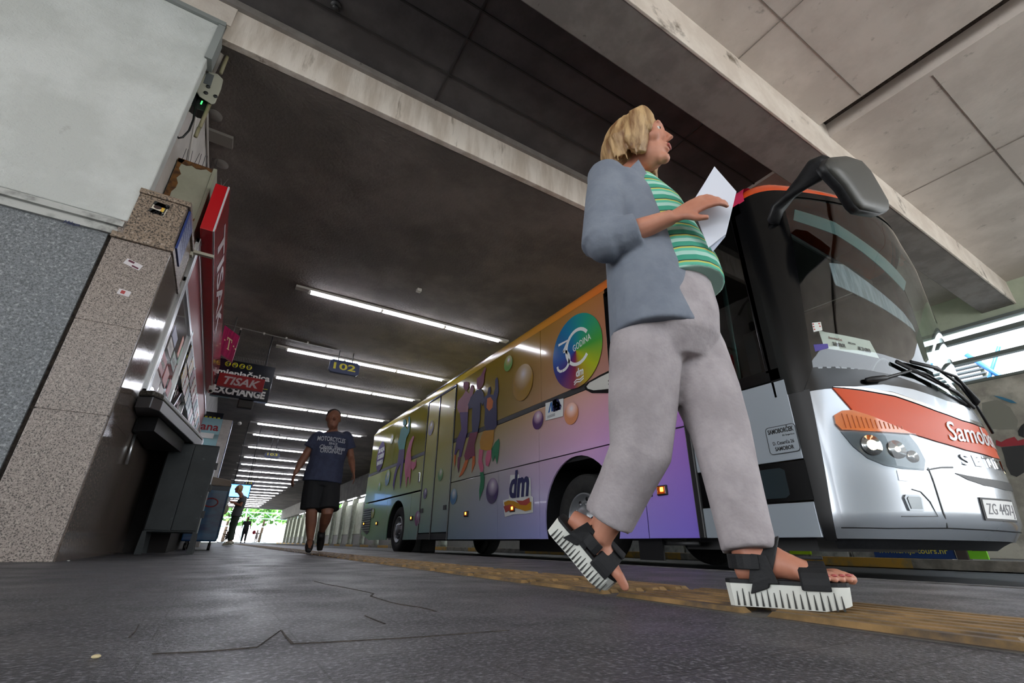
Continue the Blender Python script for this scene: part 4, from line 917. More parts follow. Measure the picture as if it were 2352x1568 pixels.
bp2(MB().tube([(-.85, 11.7, 4.775), (.3, 11.8, 4.765), (1.7, 11.9, 4.775)], .012, 6), 'cable', M('cable_grey', '8d8a84', .5), cq)
for x in (-.5, 0, .5, 1.0): bp2(MB().box(x-.02, x+.02, 11.74, 11.80, 4.74, 4.782), 'clip', mFix, cq)
# hanging signs
mNavy = M('sign_navy', '0f1320', .25, coat=.3)
ex = thing('exchange_sign', (-.15, 11.85, 3.1), 'big black exchange office sign with white letters and yellow currency discs', 'sign')
bp2(MB().box(-.74, .42, 11.8, 11.95, 3.10, 3.97), 'panel', mNavy, ex, bev=.008)
mW = M('letter_white', 'e2e2e0', .4)
textpart('mjenjačnica', (-.72, 11.795, 3.60), (.36, 11.795, 3.60), (0, 0, 1), .14, 'lettering', mW, ex, bold=.03)
textpart('Mjenjač', (-.72, 11.795, 3.42), (-.5, 11.795, 3.42), (0, 0, 1), .05, 'lettering', mW, ex, bold=.03)
textpart('EXCHANGE', (-.70, 11.795, 3.17), (.34, 11.795, 3.17), (0, 0, 1), .17, 'lettering', mW, ex, bold=.045)
for i, ch in enumerate('€$£¥'):
    x = -.56+i*.145; bp2(MB().cyl((x, 11.797, 3.86), (x, 11.79, 3.86), .058, 24), 'currency_disc', M('disc_yellow', 'e6dc1c', .4), ex)
    t = MB(); put_text(t, ch, (x, 11.788, 3.825), (1, 0, 0), (0, 0, 1), .1, bold=.01, align='CENTER'); bp2(t, 'currency_mark', mBlackPl, ex)
bp2(MB().box(.20, .36, 11.79, 11.80, 3.40, 3.408), 'rule', M('disc_yellow', 'e6dc1c', .4), ex)
for i in range(34): bp2(MB().tube([(-.72+i*.034, 11.87, 3.97), (-.735+i*.034, 11.82, 4.09)], .002, 4), 'bird_spike', mGreyMet, ex)
for x in (-.5, .2): bp2(MB().cyl((x, 11.88, 3.96), (x, 11.88, 4.79), .012, 6), 'hanger', mBlackPl, ex)
tk = thing('tisak_sign', (-.16, 10.65, 3.0), 'small red hanging sign with pale slanting capitals in front of the black exchange sign', 'sign')
bp2(MB().box(-.60, .24, 10.6, 10.7, 3.0, 3.28), 'panel', M('tisak_red', '8a1218', .3), tk, bev=.006)
textpart('TISAK', (-.50, 10.595, 3.06), (.16, 10.595, 3.06), (0, 0, 1), .165, 'lettering', M('tisak_letter', 'b4a4a6', .5), tk, shear=.25, bold=.03)
bp2(MB().box(-.640, -.58, 10.63, 10.67, 3.1, 3.14), 'arm', mBlackPl, tk)
pk = thing('telecom_sign', (-.6, 11.1, 3.4), 'magenta ribbed box sign with a pale capital T and dots', 'sign')
tq = [at(a, b, 1, 11.1) for a, b in ((516, 746), (551, 772), (533, 831), (503, 809))]
bp2(MB().prism(tq, (0, .12, 0)), 'box', M('magenta', 'b01c5a', .35, c2='8c1446', scale=26, stretch=(1, 1, .05), lo=.45, hi=.55), pk, bev=.006)
c0 = sum(tq, Vector())/4; ex_ = (tq[1]-tq[0]).normalized(); ey_ = (tq[0]-tq[3]).normalized()
t = MB(); mT = M('pale_letter', 'd9cf9c', .5)
for x0, x1, y0, y1 in ((-.012, .012, -.13, .10), (-.06, .06, .10, .125), (-.06, -.045, .05, .10), (.045, .06, .05, .10), (-.03, .03, -.14, -.12)):
    t.prism([c0+Vector((0, -.004, 0))+ex_*a+ey_*b for a, b in ((x0, y0), (x1, y0), (x1, y1), (x0, y1))], (0, .003, 0))
bp2(t, 'letter_t', mT, pk)
for a, b in ((-.12, 0), (.10, 0), (.15, -.03)): bp2(MB().prism([c0+Vector((0, -.004, 0))+ex_*(a+u)+ey_*(b+v) for u, v in ((0, 0), (.025, 0), (.025, .03), (0, .03))], (0, .003, 0)), 'dot', mT, pk)
bp2(MB().cyl((-.6, 11.16, 4.0), (-.6, 11.16, 4.79), .012, 6), 'hanger', mGreyMet, pk)
dm = thing('dome_camera', (-.66, 10.5, 2.78), 'small white dome camera under the far end of the red lightbox', 'camera')
bp2(MB().ell((-.66, 10.5, 2.85), (.055, .055, .06)), 'housing', mFix, dm); bp2(MB().ell((-.655, 10.465, 2.835), (.03, .025, .03)), 'lens', mBlk, dm); bp2(MB().box(-.70, -.62, 10.46, 10.54, 2.88, 2.945), 'mount', mFix, dm)
tag(MB().box(-.17, .15, 11.82, 11.95, 2.90, 3.10).done('loudspeaker', M('speaker_dark', '2c2926', .6), bev=.03), 'dark box loudspeaker below the exchange sign', 'speaker')
# shop front of the next unit: pale blue sign, white return panel
sn = thing('shop_sign', (-.66, 13.3, 2.2), 'pale blue shop sign with dark red letters beside a white panel', 'sign')
bp2(MB().box(-.95, -.40, 13.3, 13.4, 2.2, 2.9), 'panel', M('pale_blue', '8fb4bc', .4), sn)
textpart('slana', (-.98, 13.295, 2.60), (-.44, 13.295, 2.60), (0, 0, 1), .19, 'lettering', M('dark_red', '8c1e28', .4), sn, bold=.02)
bp2(MB().box(-1.0, -.5, 13.25, 13.31, 2.40, 2.52), 'light_strip', M('strip_white', 'c9c6c4', .4), sn)
cs = thing('currency_strip', (-.7, 13.6, 2.9), 'black strip with yellow marks above the pale blue shop sign', 'sign')
bp2(MB().box(-.95, -.42, 13.45, 13.5, 2.9, 3.08), 'panel', mNavy, cs)
for i in range(4): bp2(MB().box(-.80+i*.09, -.745+i*.09, 13.44, 13.45, 2.93, 2.96), 'mark', M('disc_yellow', 'e6dc1c', .4), cs)
rp_ = thing('return_panel', (-.3, 13.4, .9), 'tall white panel edge standing beside the pale blue shop sign', 'panel')
bp2(MB().box(-.40, -.19, 13.3, 14.4, 0, 2.9), 'panel', M('panel_white', 'b9b3b0', .5, c2='a29c98', scale=3), rp_, bev=.006)
bp2(MB().box(-.188, -.180, 13.3, 14.4, 1.3, 2.9), 'edge_strip', M('blue_edge', '2a3f7c', .4), rp_)
bc = thing('bullet_camera', (.2, 16, 4.3), 'small white surveillance camera on a thin arm under the low ceiling', 'camera')
p = at(654, 0+1004, 1, 16)
p = at(550, 972, 1, 16); bp2(MB().ell(p, (.06, .09, .05)), 'housing', mFix, bc); bp2(MB().cyl(p, (p.x-.9, 16, p.z+.02), .012, 6), 'arm', mBlackPl, bc); bp2(MB().cyl((p.x-.9, 16, p.z), (p.x-.9, 16, 4.79), .012, 6), 'hanger', mBlackPl, bc)
# platform number signs
def nsign(n, x0, x1, y, z0, z1, lab):
    t = thing('platform_sign', ((x0+x1)/2, y, z0), lab, 'sign')
    r = .06; pts = [(x0+r, z0), (x1-r, z0), (x1, z0+r), (x1, z1-r), (x1-r, z1), (x0+r, z1), (x0, z1-r), (x0, z0+r)]
    bp2(MB().prism([(a, y-.05, b) for a, b in pts], (0, .10, 0)), 'box', M('sign_dusk_blue', '1d2b55', .35), t, bev=.006)
    textpart(n, (x0+.10, y-.055, z0+.10), (x1-.10, y-.055, z0+.10), (0, 0, 1), (z1-z0)*.5, 'number', M('number_yellow', 'd9cc3a', .5), t, bold=.02)
    for x in (x0+.2, x1-.2): bp2(MB().cyl((x, y, z1-.01), (x, y, 4.79), .012, 6), 'hanger', mBlackPl, t)
nsign('102', 1.62, 2.38, 11.9, 4.15, 4.50, 'largest and nearest dark blue hanging sign, yellow number 102')
nsign('103', 1.25, 1.88, 24, 3.65, 3.88, 'middle hanging dark blue sign further down the hall, yellow number 103')
nsign('104', .92, 1.42, 31, 3.02, 3.27, 'farthest tiny hanging sign above the reading woman, yellow number 104')
mo = thing('departure_monitor', (.5, 22.3, 1.75), 'blue glowing departure monitor hanging behind the reading woman', 'monitor')
bp2(MB().box(.10, .96, 22.3, 22.4, 1.72, 2.28), 'case', mBlackPl, mo, bev=.01)
scr = emat('screen_blue', '5a96ee', 2.0); bp2(MB().box(.13, .93, 22.29, 22.3, 1.76, 2.24), 'screen', scr, mo)
t = MB()
for i in range(9): t.box(.16, .9, 22.286, 22.29, 1.79+i*.048, 1.805+i*.048)
bp2(t, 'timetable_lines', emat('screen_line', 'b9d2f8', 2.0), mo)
for x in (.3, .8): bp2(MB().cyl((x, 22.35, 2.27), (x, 22.35, 4.79), .015, 6), 'hanger', mBlackPl, mo)
# stickers and notice on the granite
def sticker(px, py, w, h, lab, m, y=4.056, rot=.1):
    p = at(px, py, 1, y); T_ = Matrix.Translation(p) @ Matrix.Rotation(rot, 4, 'Y')
    o = thing('sticker', p, lab, 'sticker'); bp2(MB().box(-w/2, w/2, -.001, .001, -h/2, h/2, T_), 'paper', m, o); return o, T_
o, T_ = sticker(366, 480, .10, .105, 'jagged sticker with a brown bear and yellow stripes on the granite cap', M('st_white2', 'c9c2b4', .6), 4.041)
bp2(MB().ell(T_ @ Vector((-.015, 0, .01)), (.03, .003, .02)), 'bear_shape', M('st_brown', '3a2620', .6), o)
for i, c in enumerate(('d8a02a', 'e0c03a', '30302c')): bp2(MB().box(.012+i*.011, .021+i*.011, -.003, -.001, -.02, .03, T_), 'stripe', M('st_'+c, c, .6), o)
t = MB(); 
for s, z in (('NAVIJAČI', .034), ('ZAGREB', -.043)):
    vs, fs = text_shape(s, .022, bold=.01); t.add([T_ @ Vector((a-.045, -.003, b+z)) for a, b in vs], fs)
bp2(t, 'lettering', mBlackPl, o)
o, T_ = sticker(306, 607, .11, .05, 'torn white and violet sticker on the pink granite pillar', M('st_white3', 'd2cdd0', .6), 4.058, .3)
bp2(MB().box(-.04, .0, -.003, -.001, .005, .02, T_).box(.0, .045, -.003, -.001, -.02, -.008, T_), 'print', M('st_maroon', '5a2036', .6), o)
o, T_ = sticker(285, 672, .075, .045, 'small white sticker with red print low on the pink pillar', M('st_white3', 'd2cdd0', .6), 4.058, .12)
bp2(MB().box(-.02, .005, -.003, -.001, -.012, .014, T_), 'print', M('st_redp', 'a84040', .6), o)
nb = thing('blue_notice', (-.784, 4.25, 2.33), 'blue enamel notice on the side of the granite cap', 'notice')
bp2(MB().box(-.784, -.768, 4.10, 4.42, 2.32, 2.70), 'panel', M('notice_blue', '2b3f82', .4), nb)
for i in range(6): textpart('OBAVIJEST PUTNICIMA'[:12+i], (-.766, 4.12, 2.62-i*.045), (-.766, 4.34+.01*i, 2.62-i*.045), (0, 0, 1), .018, 'notice_text', M('notice_pale', 'b9c4dc', .5), nb)
t = MB(); fit_text(t, 'Mikyıı', at(145, 512, 1, 4.05), at(182, 520, 1, 4.05), (0, 0, 1), .03, shear=.2); tag(t.done('scribble', M('ink_blue', '2c3560', .6)), 'small handwritten blue scribble on the moulding under the stucco', 'graffiti')

# ---------------------------------------------------------------- tactile strip
mTac = M('tactile_ochre', '96764a', .55, c2='6a5433', scale=9, c3='4a4038', scale3=5, lo3=.55, hi3=.65); mTacB = M('tactile_base', '4c4844', .6, c2='57514b', scale=12)
t0 = None
for i in range(66):
    y = -.20+i*.45
    if t0 is None:
        t0 = thing('tactile_tile', (1.22, y, 0), '', 'tactile tile', 'tactile paving tiles in a strip along the platform')
        bp2(MB().box(1.01, 1.45, y+.002, y+.448, -.01, .002), 'base', mTacB, t0)
        for k in range(8):
            x = 1.025+k*.053; sh = .02*(k % 2)
            bp2(MB().hexa([(x, y+.015+sh, 0), (x+.034, y+.015+sh, 0), (x+.034, y+.415+sh, 0), (x, y+.415+sh, 0)], [(x+.006, y+.028+sh, .012), (x+.028, y+.028+sh, .012), (x+.028, y+.402+sh, .012), (x+.006, y+.402+sh, .012)]), 'ridge', mTac, t0)
        o = t0
    else: o = dup(t0); o.location.y = y
    o['label'] = 'ochre ridged tactile paving tile in the strip along the platform'
# litter and cracks on the floor
for px, py, r, lab, c in ((222, 1503, .005, 'pale pebble on the dark floor near the camera', 'c8b890'), (313, 1266, .02, 'crumpled yellow green wrapper by the foot of the wall', 'a8b04a'), (157, 1287, .008, 'small white scrap by the pillar foot', 'd0cfca')):
    p = at(px, py, 2, .004); tag(MB().ell((p.x, p.y, r*.45), (r, r*1.2, r*.45), 8, 5).done('litter', M('lit_'+c, c, .8)), lab, 'litter')
def crack(pts, lab, w=.0028):
    P = [at(a, b, 2, .001) for a, b in pts]; n = len(P); L = []; R_ = []
    for i in range(n):
        d = (P[min(i+1, n-1)]-P[max(i-1, 0)]); d.z = 0; d.normalize(); s_ = Vector((-d.y, d.x, 0))*w*(.5+.5*((i*7) % 3)/2)
        L.append(P[i]+s_); R_.append(P[i]-s_)
    return MB().prism([p+Vector((0, 0, -.002)) for p in L+R_[::-1]], (0, 0, .0022))
g = crack([(722, 1334), (745, 1340), (790, 1348), (840, 1358), (858, 1362), (852, 1368), (870, 1374), (900, 1383), (925, 1388), (960, 1393), (985, 1398), (1000, 1403)], '')
g.add(*[(lambda m: (m.v, m.f))(crack(q, '', .0025))[k] for k in (0, 1)] if False else ([], []))
struct(g, 'floor_crack', mGap, 'jagged dark crack across the platform floor', 'crack')
for q, w in (([(647, 1447), (656, 1460), (672, 1477)], .0016), ([(838, 1413), (862, 1423), (884, 1431)], .0016), ([(672, 1477), (760, 1473), (960, 1462), (1170, 1446)], .0005), ([(350, 1500), (480, 1494), (590, 1485), (645, 1446)], .0006), ([(320, 1432), (310, 1450), (297, 1462)], .001)):
    struct(crack(q, '', w), 'floor_joint', mGap, None)
# ---------------------------------------------------------------- printed artwork on the coach side
LAY = [.0]
def side_poly(pts, name, mat, off=.018, label=None, px=True, step=9):
    P = [sd_(a, b) for a, b in pts] if px else pts
    LAY[0] += .00012
    return bp(conform(MB(), P, spt, step, off+LAY[0], .0035, False), name, mat, None, label)
def cz(x, y): return (820+x/3.267, 820+y/3.267)
def zpoly(pts, name, mat, label=None): return side_poly([cz(a, b) for a, b in pts], name, mat, .020, label)
mPurp = M('print_purple', '4a2a72', .5, spec=.2); mPl = M('print_plum', '6b1f52', .5, spec=.2); mOr = M('print_orange', 'cf6a1f', .5, spec=.2); mInk = M('print_navy', '27285a', .5, spec=.2)
mPk = M('print_pink', 'd0698a', .5, spec=.2); mGn = M('print_green', '1d7a52', .5, spec=.2); mSk = M('print_skin', '8a4f3c', .5, spec=.2); mLi = M('print_lilac', 'a06a80', .5, spec=.2); mMar = M('print_maroon', '7a1c48', .5, spec=.2)
mGold = M('print_gold', 'c08a1c', .5, spec=.2); mTeal = M('print_teal', '2b8c86', .5, spec=.2)
# three large dancers
zpoly([(806, 190), (825, 184), (845, 190), (846, 225), (832, 250), (812, 245), (804, 220)], 'printed_dancer', mMar, 'head of the left printed dancer')
zpoly([(800, 290), (825, 250), (850, 275), (862, 215), (876, 208), (884, 240), (868, 310), (850, 350), (838, 415), (775, 420), (758, 380), (765, 330)], 'printed_dancer', mLi, 'pale torso of the left printed dancer')
zpoly([(778, 415), (840, 412), (835, 560), (812, 650), (788, 750), (772, 752), (776, 690), (760, 700), (745, 745), (738, 730), (755, 620), (790, 540)], 'printed_dancer', mPurp, 'purple trousers of the left printed dancer')
zpoly([(738, 730), (748, 735), (746, 790), (738, 822), (734, 780)], 'printed_dancer', mOr); zpoly([(764, 750), (782, 750), (774, 830), (767, 866), (760, 820)], 'printed_dancer', mPl)
zpoly([(908, 160), (935, 140), (958, 95), (968, 75), (976, 85), (964, 130), (960, 190), (945, 225), (925, 245), (908, 240), (905, 200)], 'printed_dancer', mMar, 'head and raised hand of the middle printed dancer')
zpoly([(905, 248), (940, 240), (958, 270), (962, 330), (948, 365), (935, 340), (930, 470), (915, 560), (872, 570), (868, 470), (872, 380), (850, 392), (840, 360), (862, 300)], 'printed_dancer', mInk, 'dark blue dress of the middle printed dancer')
zpoly([(855, 570), (915, 560), (888, 660), (892, 740), (880, 770), (868, 748), (842, 770), (820, 775), (812, 740), (838, 640)], 'printed_dancer', mMar, 'plum trousers of the middle printed dancer')
zpoly([(820, 775), (842, 770), (830, 820), (800, 880), (772, 902), (800, 830)], 'printed_dancer', mOr); zpoly([(875, 745), (892, 742), (892, 800), (868, 868), (872, 800)], 'printed_dancer', mOr)
zpoly([(962, 300), (985, 285), (995, 230), (1008, 222), (1012, 255), (1008, 280), (1030, 285), (1045, 235), (1045, 170), (1058, 150), (1066, 175), (1070, 260), (1055, 330), (1058, 420), (1056, 520), (1035, 545), (975, 550), (962, 500), (968, 400), (958, 350)], 'printed_dancer', mInk, 'torso and raised arms of the right printed dancer')
zpoly([(985, 310), (1010, 300), (1030, 330), (1025, 380), (1000, 405), (980, 380)], 'printed_dancer', mOr, 'orange hair of the right printed dancer')
zpoly([(960, 555), (1035, 545), (1030, 630), (1015, 695), (975, 702), (935, 690), (930, 640), (942, 590)], 'printed_dancer', mGold, 'golden skirt of the right printed dancer')
zpoly([(925, 690), (955, 700), (945, 770), (958, 830), (950, 865), (935, 860), (918, 790)], 'printed_dancer', mPk); zpoly([(985, 702), (1018, 695), (1012, 760), (992, 822), (975, 812), (972, 760)], 'printed_dancer', mPk)
zpoly([(932, 865), (955, 862), (964, 905), (958, 985), (935, 1040), (928, 1078), (926, 1000), (935, 930)], 'printed_dancer', mGn, 'green boot of the right printed dancer'); zpoly([(1018, 690), (1045, 640), (1072, 612), (1078, 650), (1070, 730), (1058, 802), (1045, 740), (1028, 785), (1020, 740)], 'printed_dancer', mGn)
# two smaller dancers near the tail
zpoly([(355, 470), (372, 465), (378, 500), (362, 520), (350, 505)], 'printed_dancer', mTeal, 'teal haired printed dancer near the tail')
zpoly([(335, 540), (365, 515), (385, 545), (393, 490), (392, 450), (402, 445), (405, 480), (400, 560), (375, 610), (362, 690), (322, 700), (312, 640), (325, 600)], 'printed_dancer', mTeal)
zpoly([(322, 695), (364, 690), (358, 760), (348, 850), (338, 940), (330, 985), (328, 900), (332, 800), (308, 850), (290, 930), (282, 998), (275, 960), (285, 880), (310, 790)], 'printed_dancer', mPurp)
zpoly([(385, 690), (400, 640), (428, 590), (436, 600), (420, 650), (410, 700), (412, 770), (410, 860), (402, 960), (396, 900), (385, 900), (374, 978), (370, 900), (362, 830), (368, 770)], 'printed_dancer', mPk)
zpoly([(412, 780), (440, 790), (452, 760), (448, 820), (425, 850), (412, 830)], 'printed_dancer', mPk)
# balloons
BAL = [(1133, 1127, 29, '3c1f62', 'b7a7c8'), (1044, 1140, 18, '4f86b8', 'b7d0dc'), (1238, 965, 21, '4a2566', 'c9a9c4'), (1315, 950, 25, 'd08a60', 'f0c8c0'), (1445, 925, 30, '58a86a', 'd8c0d8'), (1203, 878, 40, 'a07a18', 'c8b090'), (1170, 835, 17, '6aa03a', 'b0b060'), (1014, 1090, 14, '6aa06a', 'c0d0a8'), (979, 1133, 12, '4a2a62', 'a8a0b0'), (961, 1190, 17, '8a3a78', 'b08ab0'), (892, 1097, 17, '4a90b0', 'b8d890'), (992, 983, 16, '6a5a6a', 'b0a060'), (873, 1117, 10, '78b858', 'a8c878'), (858, 1178, 12, 'a8a030', 'b0c070'), (902, 1008, 10, 'a0b040', 'c8c860')]
for cx, cy, ry, c_e, c_h in BAL:
    s_, z_ = sd_(cx, cy); r = abs(sd_(cx, cy-ry)[1]-z_)
    LAY[0] += .0001
    m = radial_mat('balloon_'+c_e+c_h[:2], [(0, c_e), (.35, c_e), (.75, c_h), (1, 'e8e4ec')])
    P = [(s_+r*math.cos(2*PI*i/40), z_+r*math.sin(2*PI*i/40)) for i in range(40)]
    bp(conform(MB(), P, spt, 9, .020+LAY[0], .003, False), 'printed_balloon', m)
# anniversary disc
cy0, cz0, r0 = -4.20, 2.43, .50
md = bpy.data.materials.new('disc_print'); md.use_nodes = True; nt = md.node_tree; b = nt.nodes['Principled BSDF']; b.inputs['Roughness'].default_value = .15; b.inputs['Coat Weight'].default_value = .5
t = nt.nodes.new('ShaderNodeTexCoord'); mp = nt.nodes.new('ShaderNodeMapping'); gr = nt.nodes.new('ShaderNodeTexGradient'); gr.gradient_type = 'RADIAL'; rp2 = nt.nodes.new('ShaderNodeValToRGB')
mp.inputs['Rotation'].default_value = (0, PI/2, 0); mp.inputs['Location'].default_value = (-(cz0+.07), -(4.20-7.5), 0)
sxd = nt.nodes.new('ShaderNodeSeparateXYZ'); cbd = nt.nodes.new('ShaderNodeCombineXYZ'); vs1 = nt.nodes.new('ShaderNodeVectorMath'); vs1.operation = 'SUBTRACT'; vs1.inputs[1].default_value = (0, 4.20-7.5, cz0+.07)
nt.links.new(t.outputs['Object'], vs1.inputs[0]); nt.links.new(vs1.outputs[0], sxd.inputs[0]); nt.links.new(sxd.outputs[1], cbd.inputs[0]); nt.links.new(sxd.outputs[2], cbd.inputs[1]); nt.links.new(cbd.outputs[0], gr.inputs[0]); nt.links.new(gr.outputs[0], rp2.inputs[0]); nt.links.new(rp2.outputs[0], b.inputs['Base Color'])
ds = [(0, '4aa042'), (.12, 'b0bc20'), (.20, 'b09a28'), (.27, '8a2a4a'), (.38, '4a2a78'), (.5, '2456a8'), (.68, '1f7aa8'), (.85, '2a9a80'), (1, '4aa042')]
while len(rp2.color_ramp.elements) < len(ds): rp2.color_ramp.elements.new(.5)
for i, (p, c) in enumerate(ds): rp2.color_ramp.elements[i].position = p
for i, (p, c) in enumerate(ds): rp2.color_ramp.elements[i].color = lin(c)
disc = bp(conform(MB(), [(cy0+r0*math.cos(2*PI*i/64), cz0+r0*math.sin(2*PI*i/64)) for i in range(64)], spt, 9, .024, .004, False), 'anniversary_disc', md, label='rainbow coloured printed disc')
def arcpts(cx, cy, rx, ry, a0, a1, n=24): return [(cx+rx*math.cos(math.radians(a0+(a1-a0)*i/n)), cy+ry*math.sin(math.radians(a0+(a1-a0)*i/n))) for i in range(n+1)]
mWp = M('print_white', 'dfe3e4', .35)
dg = MB()
for p, w in ((arcpts(cy0+.04, cz0+.04, .235, .235, 35, 318), .045), ([(cy0-.36, cz0+.20), (cy0-.16, cz0+.20), (cy0-.26, cz0+.07)], .035), (arcpts(cy0-.27, cz0-.06, .135, .13, 85, -95), .038), ([(cy0-.29, cz0-.19), (cy0-.34, cz0-.185), (cy0-.385, cz0-.15), (cy0-.40, cz0-.10)], .034)):
    conform(dg, strip_mesh(p, w), spt, 9, .027, .003, False)
vs, fs = text_shape('GODINA', 1.0, spacing=1.1); k = .36/max(a for a, b_ in vs); a_ = .16
conform(dg, ([(cy0-.05+a*k*math.cos(a_)-b_*.105*math.sin(a_), cz0-.01+a*k*math.sin(a_)+b_*.13) for a, b_ in vs], fs), spt, 9, .029, .003, False)
vs, fs = text_shape('dm', 1.0, shear=.15, bold=.02); k = .15/max(a for a, b_ in vs)
conform(dg, ([(cy0-.02+a*k, cz0-.36+b_*.15) for a, b_ in vs], fs), spt, 9, .029, .003, False)
for dz in (0, -.03): conform(dg, strip_mesh([(cy0-.06, cz0-.42+dz), (cy0-.01, cz0-.395+dz), (cy0+.06, cz0-.41+dz), (cy0+.13, cz0-.385+dz)], .016), spt, 9, .029, .003, False)
bp(dg, 'white_lettering', mWp, disc)
# dm logo with ribbon
lg = side_poly([cz(*p) for p in ((1160, 885), (1225, 880), (1225, 910), (1310, 905), (1315, 1040), (1330, 1050), (1330, 1165), (1270, 1175), (1180, 1180), (1120, 1200), (1105, 1075), (1150, 1062))], 'brand_logo', mWp, label='white backed drugstore logo')
vs, fs = text_shape('dm', 1.0, shear=.15, bold=.03); p0 = sd_(*cz(1152, 1055)); p1 = sd_(*cz(1305, 1052)); k = (p1[0]-p0[0])/max(a for a, b_ in vs)
bp(conform(MB(), ([(p0[0]+a*k, p0[1]+b_*.50) for a, b_ in vs], fs), spt, 9, .034, .003, False), 'letters', mInk, lg)
rb_ = [(1118, 1090), (1150, 1075), (1190, 1080), (1230, 1098), (1270, 1108), (1322, 1085), (1320, 1145), (1275, 1155), (1235, 1140), (1190, 1130), (1125, 1128)]
bp(conform(MB(), [sd_(*cz(*p)) for p in rb_], spt, 9, .033, .003, False), 'ribbon', mGold, lg)
bp(conform(MB(), [sd_(*cz(*p)) for p in ((1208, 1075), (1260, 1078), (1308, 1055), (1312, 1090), (1285, 1112), (1240, 1108))], spt, 9, .035, .003, False).add([], []), 'ribbon', M('print_red', 'a83028', .3), lg)
bp(conform(MB(), [sd_(*cz(*p)) for p in ((1115, 1120), (1165, 1105), (1215, 1130), (1170, 1140), (1130, 1165))], spt, 9, .035, .003, False), 'ribbon', M('print_red', 'a83028', .3), lg)
# company sticker and small round badge
sk = side_poly([(1256, 926), (1297, 915), (1296, 956), (1256, 966)], 'media_sticker', mWp, label='white sticker with a blue and green mark')
o_, u_ = sd_(1275, 940), None
s0, z0 = sd_(1272, 952); t = MB()
for i, wd in enumerate(('INFO', 'MEDIA', 'GROUP')):
    vs, fs = text_shape(wd, .045, bold=.02); conform(t, ([(s0+.03+a, z0+.135-.045*i+b_) for a, b_ in vs], fs), spt, 9, .028, .002, False)
bp(t, 'sticker_lettering', mInk, sk)
t = MB(); conform(t, [(s0-.09, z0+.04), (s0-.06, z0+.04), (s0-.01, z0+.17), (s0-.03, z0+.17)], spt, 9, .028, .002, False); conform(t, [(s0-.025, z0+.17), (s0, z0+.17), (s0+.01, z0+.04), (s0-.015, z0+.04)], spt, 9, .028, .002, False); bp(t, 'sticker_mark', M('mark_blue', '2a6ab0', .3), sk)
t = MB()
for i in range(3): conform(t, [(s0-.11, z0-.0-.012*i), (s0+.06, z0-.0-.012*i), (s0+.06, z0-.004-.012*i), (s0-.11, z0-.004-.012*i)][::-1], spt, 9, .028, .002, False)
bp(t, 'fine_print', M('mark_grey', '8a8d92', .4), sk)
s_, z_ = sd_(*cz(182, 745)); bd = bp(conform(MB(), [(s_+.36*math.cos(2*PI*i/36), z_+.40*math.sin(2*PI*i/36)) for i in range(36)], spt, 9, .022, .003, False), 'round_badge', mPurp)
t = MB()
for i, wd in enumerate(('30 BOJA', 'DOBRIH', 'NAVIKA')):
    vs, fs = text_shape(wd, .15, bold=.01); conform(t, ([(s_-.24+a, z_+.12-.17*i+b_) for a, b_ in vs], fs), spt, 9, .026, .003, False)
bp(t, 'badge_lettering', mWp, bd)
# maker fin
tp_ = [sd_(*p) for p in ((1345, 889), (1352, 878), (1380, 862), (1430, 838), (1480, 820))]; bt_ = [sd_(*p) for p in ((1348, 896), (1362, 903), (1400, 903), (1450, 893), (1500, 880))]
tip = (-2.85, 1.90)
fin = tp_+[(-3.0, 2.03), (-2.75, 2.06), (-2.75, 1.86), (-3.0, 1.84)]+bt_[::-1]
cen = (sum(p[0] for p in fin)/len(fin), sum(p[1] for p in fin)/len(fin))
bp(conform(MB(), fin, spt, 9, .020, .012, False), 'fin_surround', mBlk)
fi = [(cen[0]+(a-cen[0])*.93, cen[1]+(b_-cen[1])*.72) for a, b_ in fin]
fn_ = bp(conform(MB(), fi, spt, 9, .024, .006, False), 'fin_panel', M('fin_white', 'c9c9c4', .3), label='pale fin with black maker lettering')
vs, fs = text_shape('SETRA', 1.0, spacing=1.5, bold=.02); p0 = sd_(1401, 886); k = .75/max(a for a, b_ in vs)
bp(conform(MB(), ([(p0[0]+a*k, p0[1]+b_*.10+a*k*.03) for a, b_ in vs], fs), spt, 9, .028, .003, False), 'fin_lettering', mBlk, fn_)
# address plaque on the front door
pl = [sd_(*p) for p in ((1764, 991), (1828, 976), (1840, 1020), (1776, 1040))]
y0_, z0_ = -1.975, .78; w_, h_ = .225, .20
def rr_(a, b_, w, h, r): return [q for cx, cy, a0 in ((a+w-r, b_+r, -90), (a+w-r, b_+h-r, 0), (a+r, b_+h-r, 90), (a+r, b_+r, 180)) for q in arcpts(cx, cy, r, r, a0, a0+90, 5)]
pq = bp(conform(MB(), rr_(y0_, z0_, w_, h_, .025), spt, 9, .020, .003, False), 'address_plaque', mDoorS)
t = MB(); conform(t, strip_mesh(rr_(y0_, z0_, w_, h_, .025)+[rr_(y0_, z0_, w_, h_, .025)[0]], .004), spt, 9, .022, .002, False)
for s, x_, z_, wd, h in (('SAMOBORČEK', .015, .150, .195, .034), ('EU. Grupa d.o.o.', .12, .122, .09, .012), ('D. Cesarića 26', .035, .065, .16, .026), ('SAMOBOR', .045, .022, .14, .028)):
    vs, fs = text_shape(s, 1.0, bold=.03 if s[0] == 'S' else .01); k = wd/max(a for a, b_ in vs); conform(t, ([(y0_+x_+a*k, z0_+z_+b_*h/.73) for a, b_ in vs], fs), spt, 9, .022, .002, False)
bp(t, 'plaque_lettering', mBlackPl, pq)
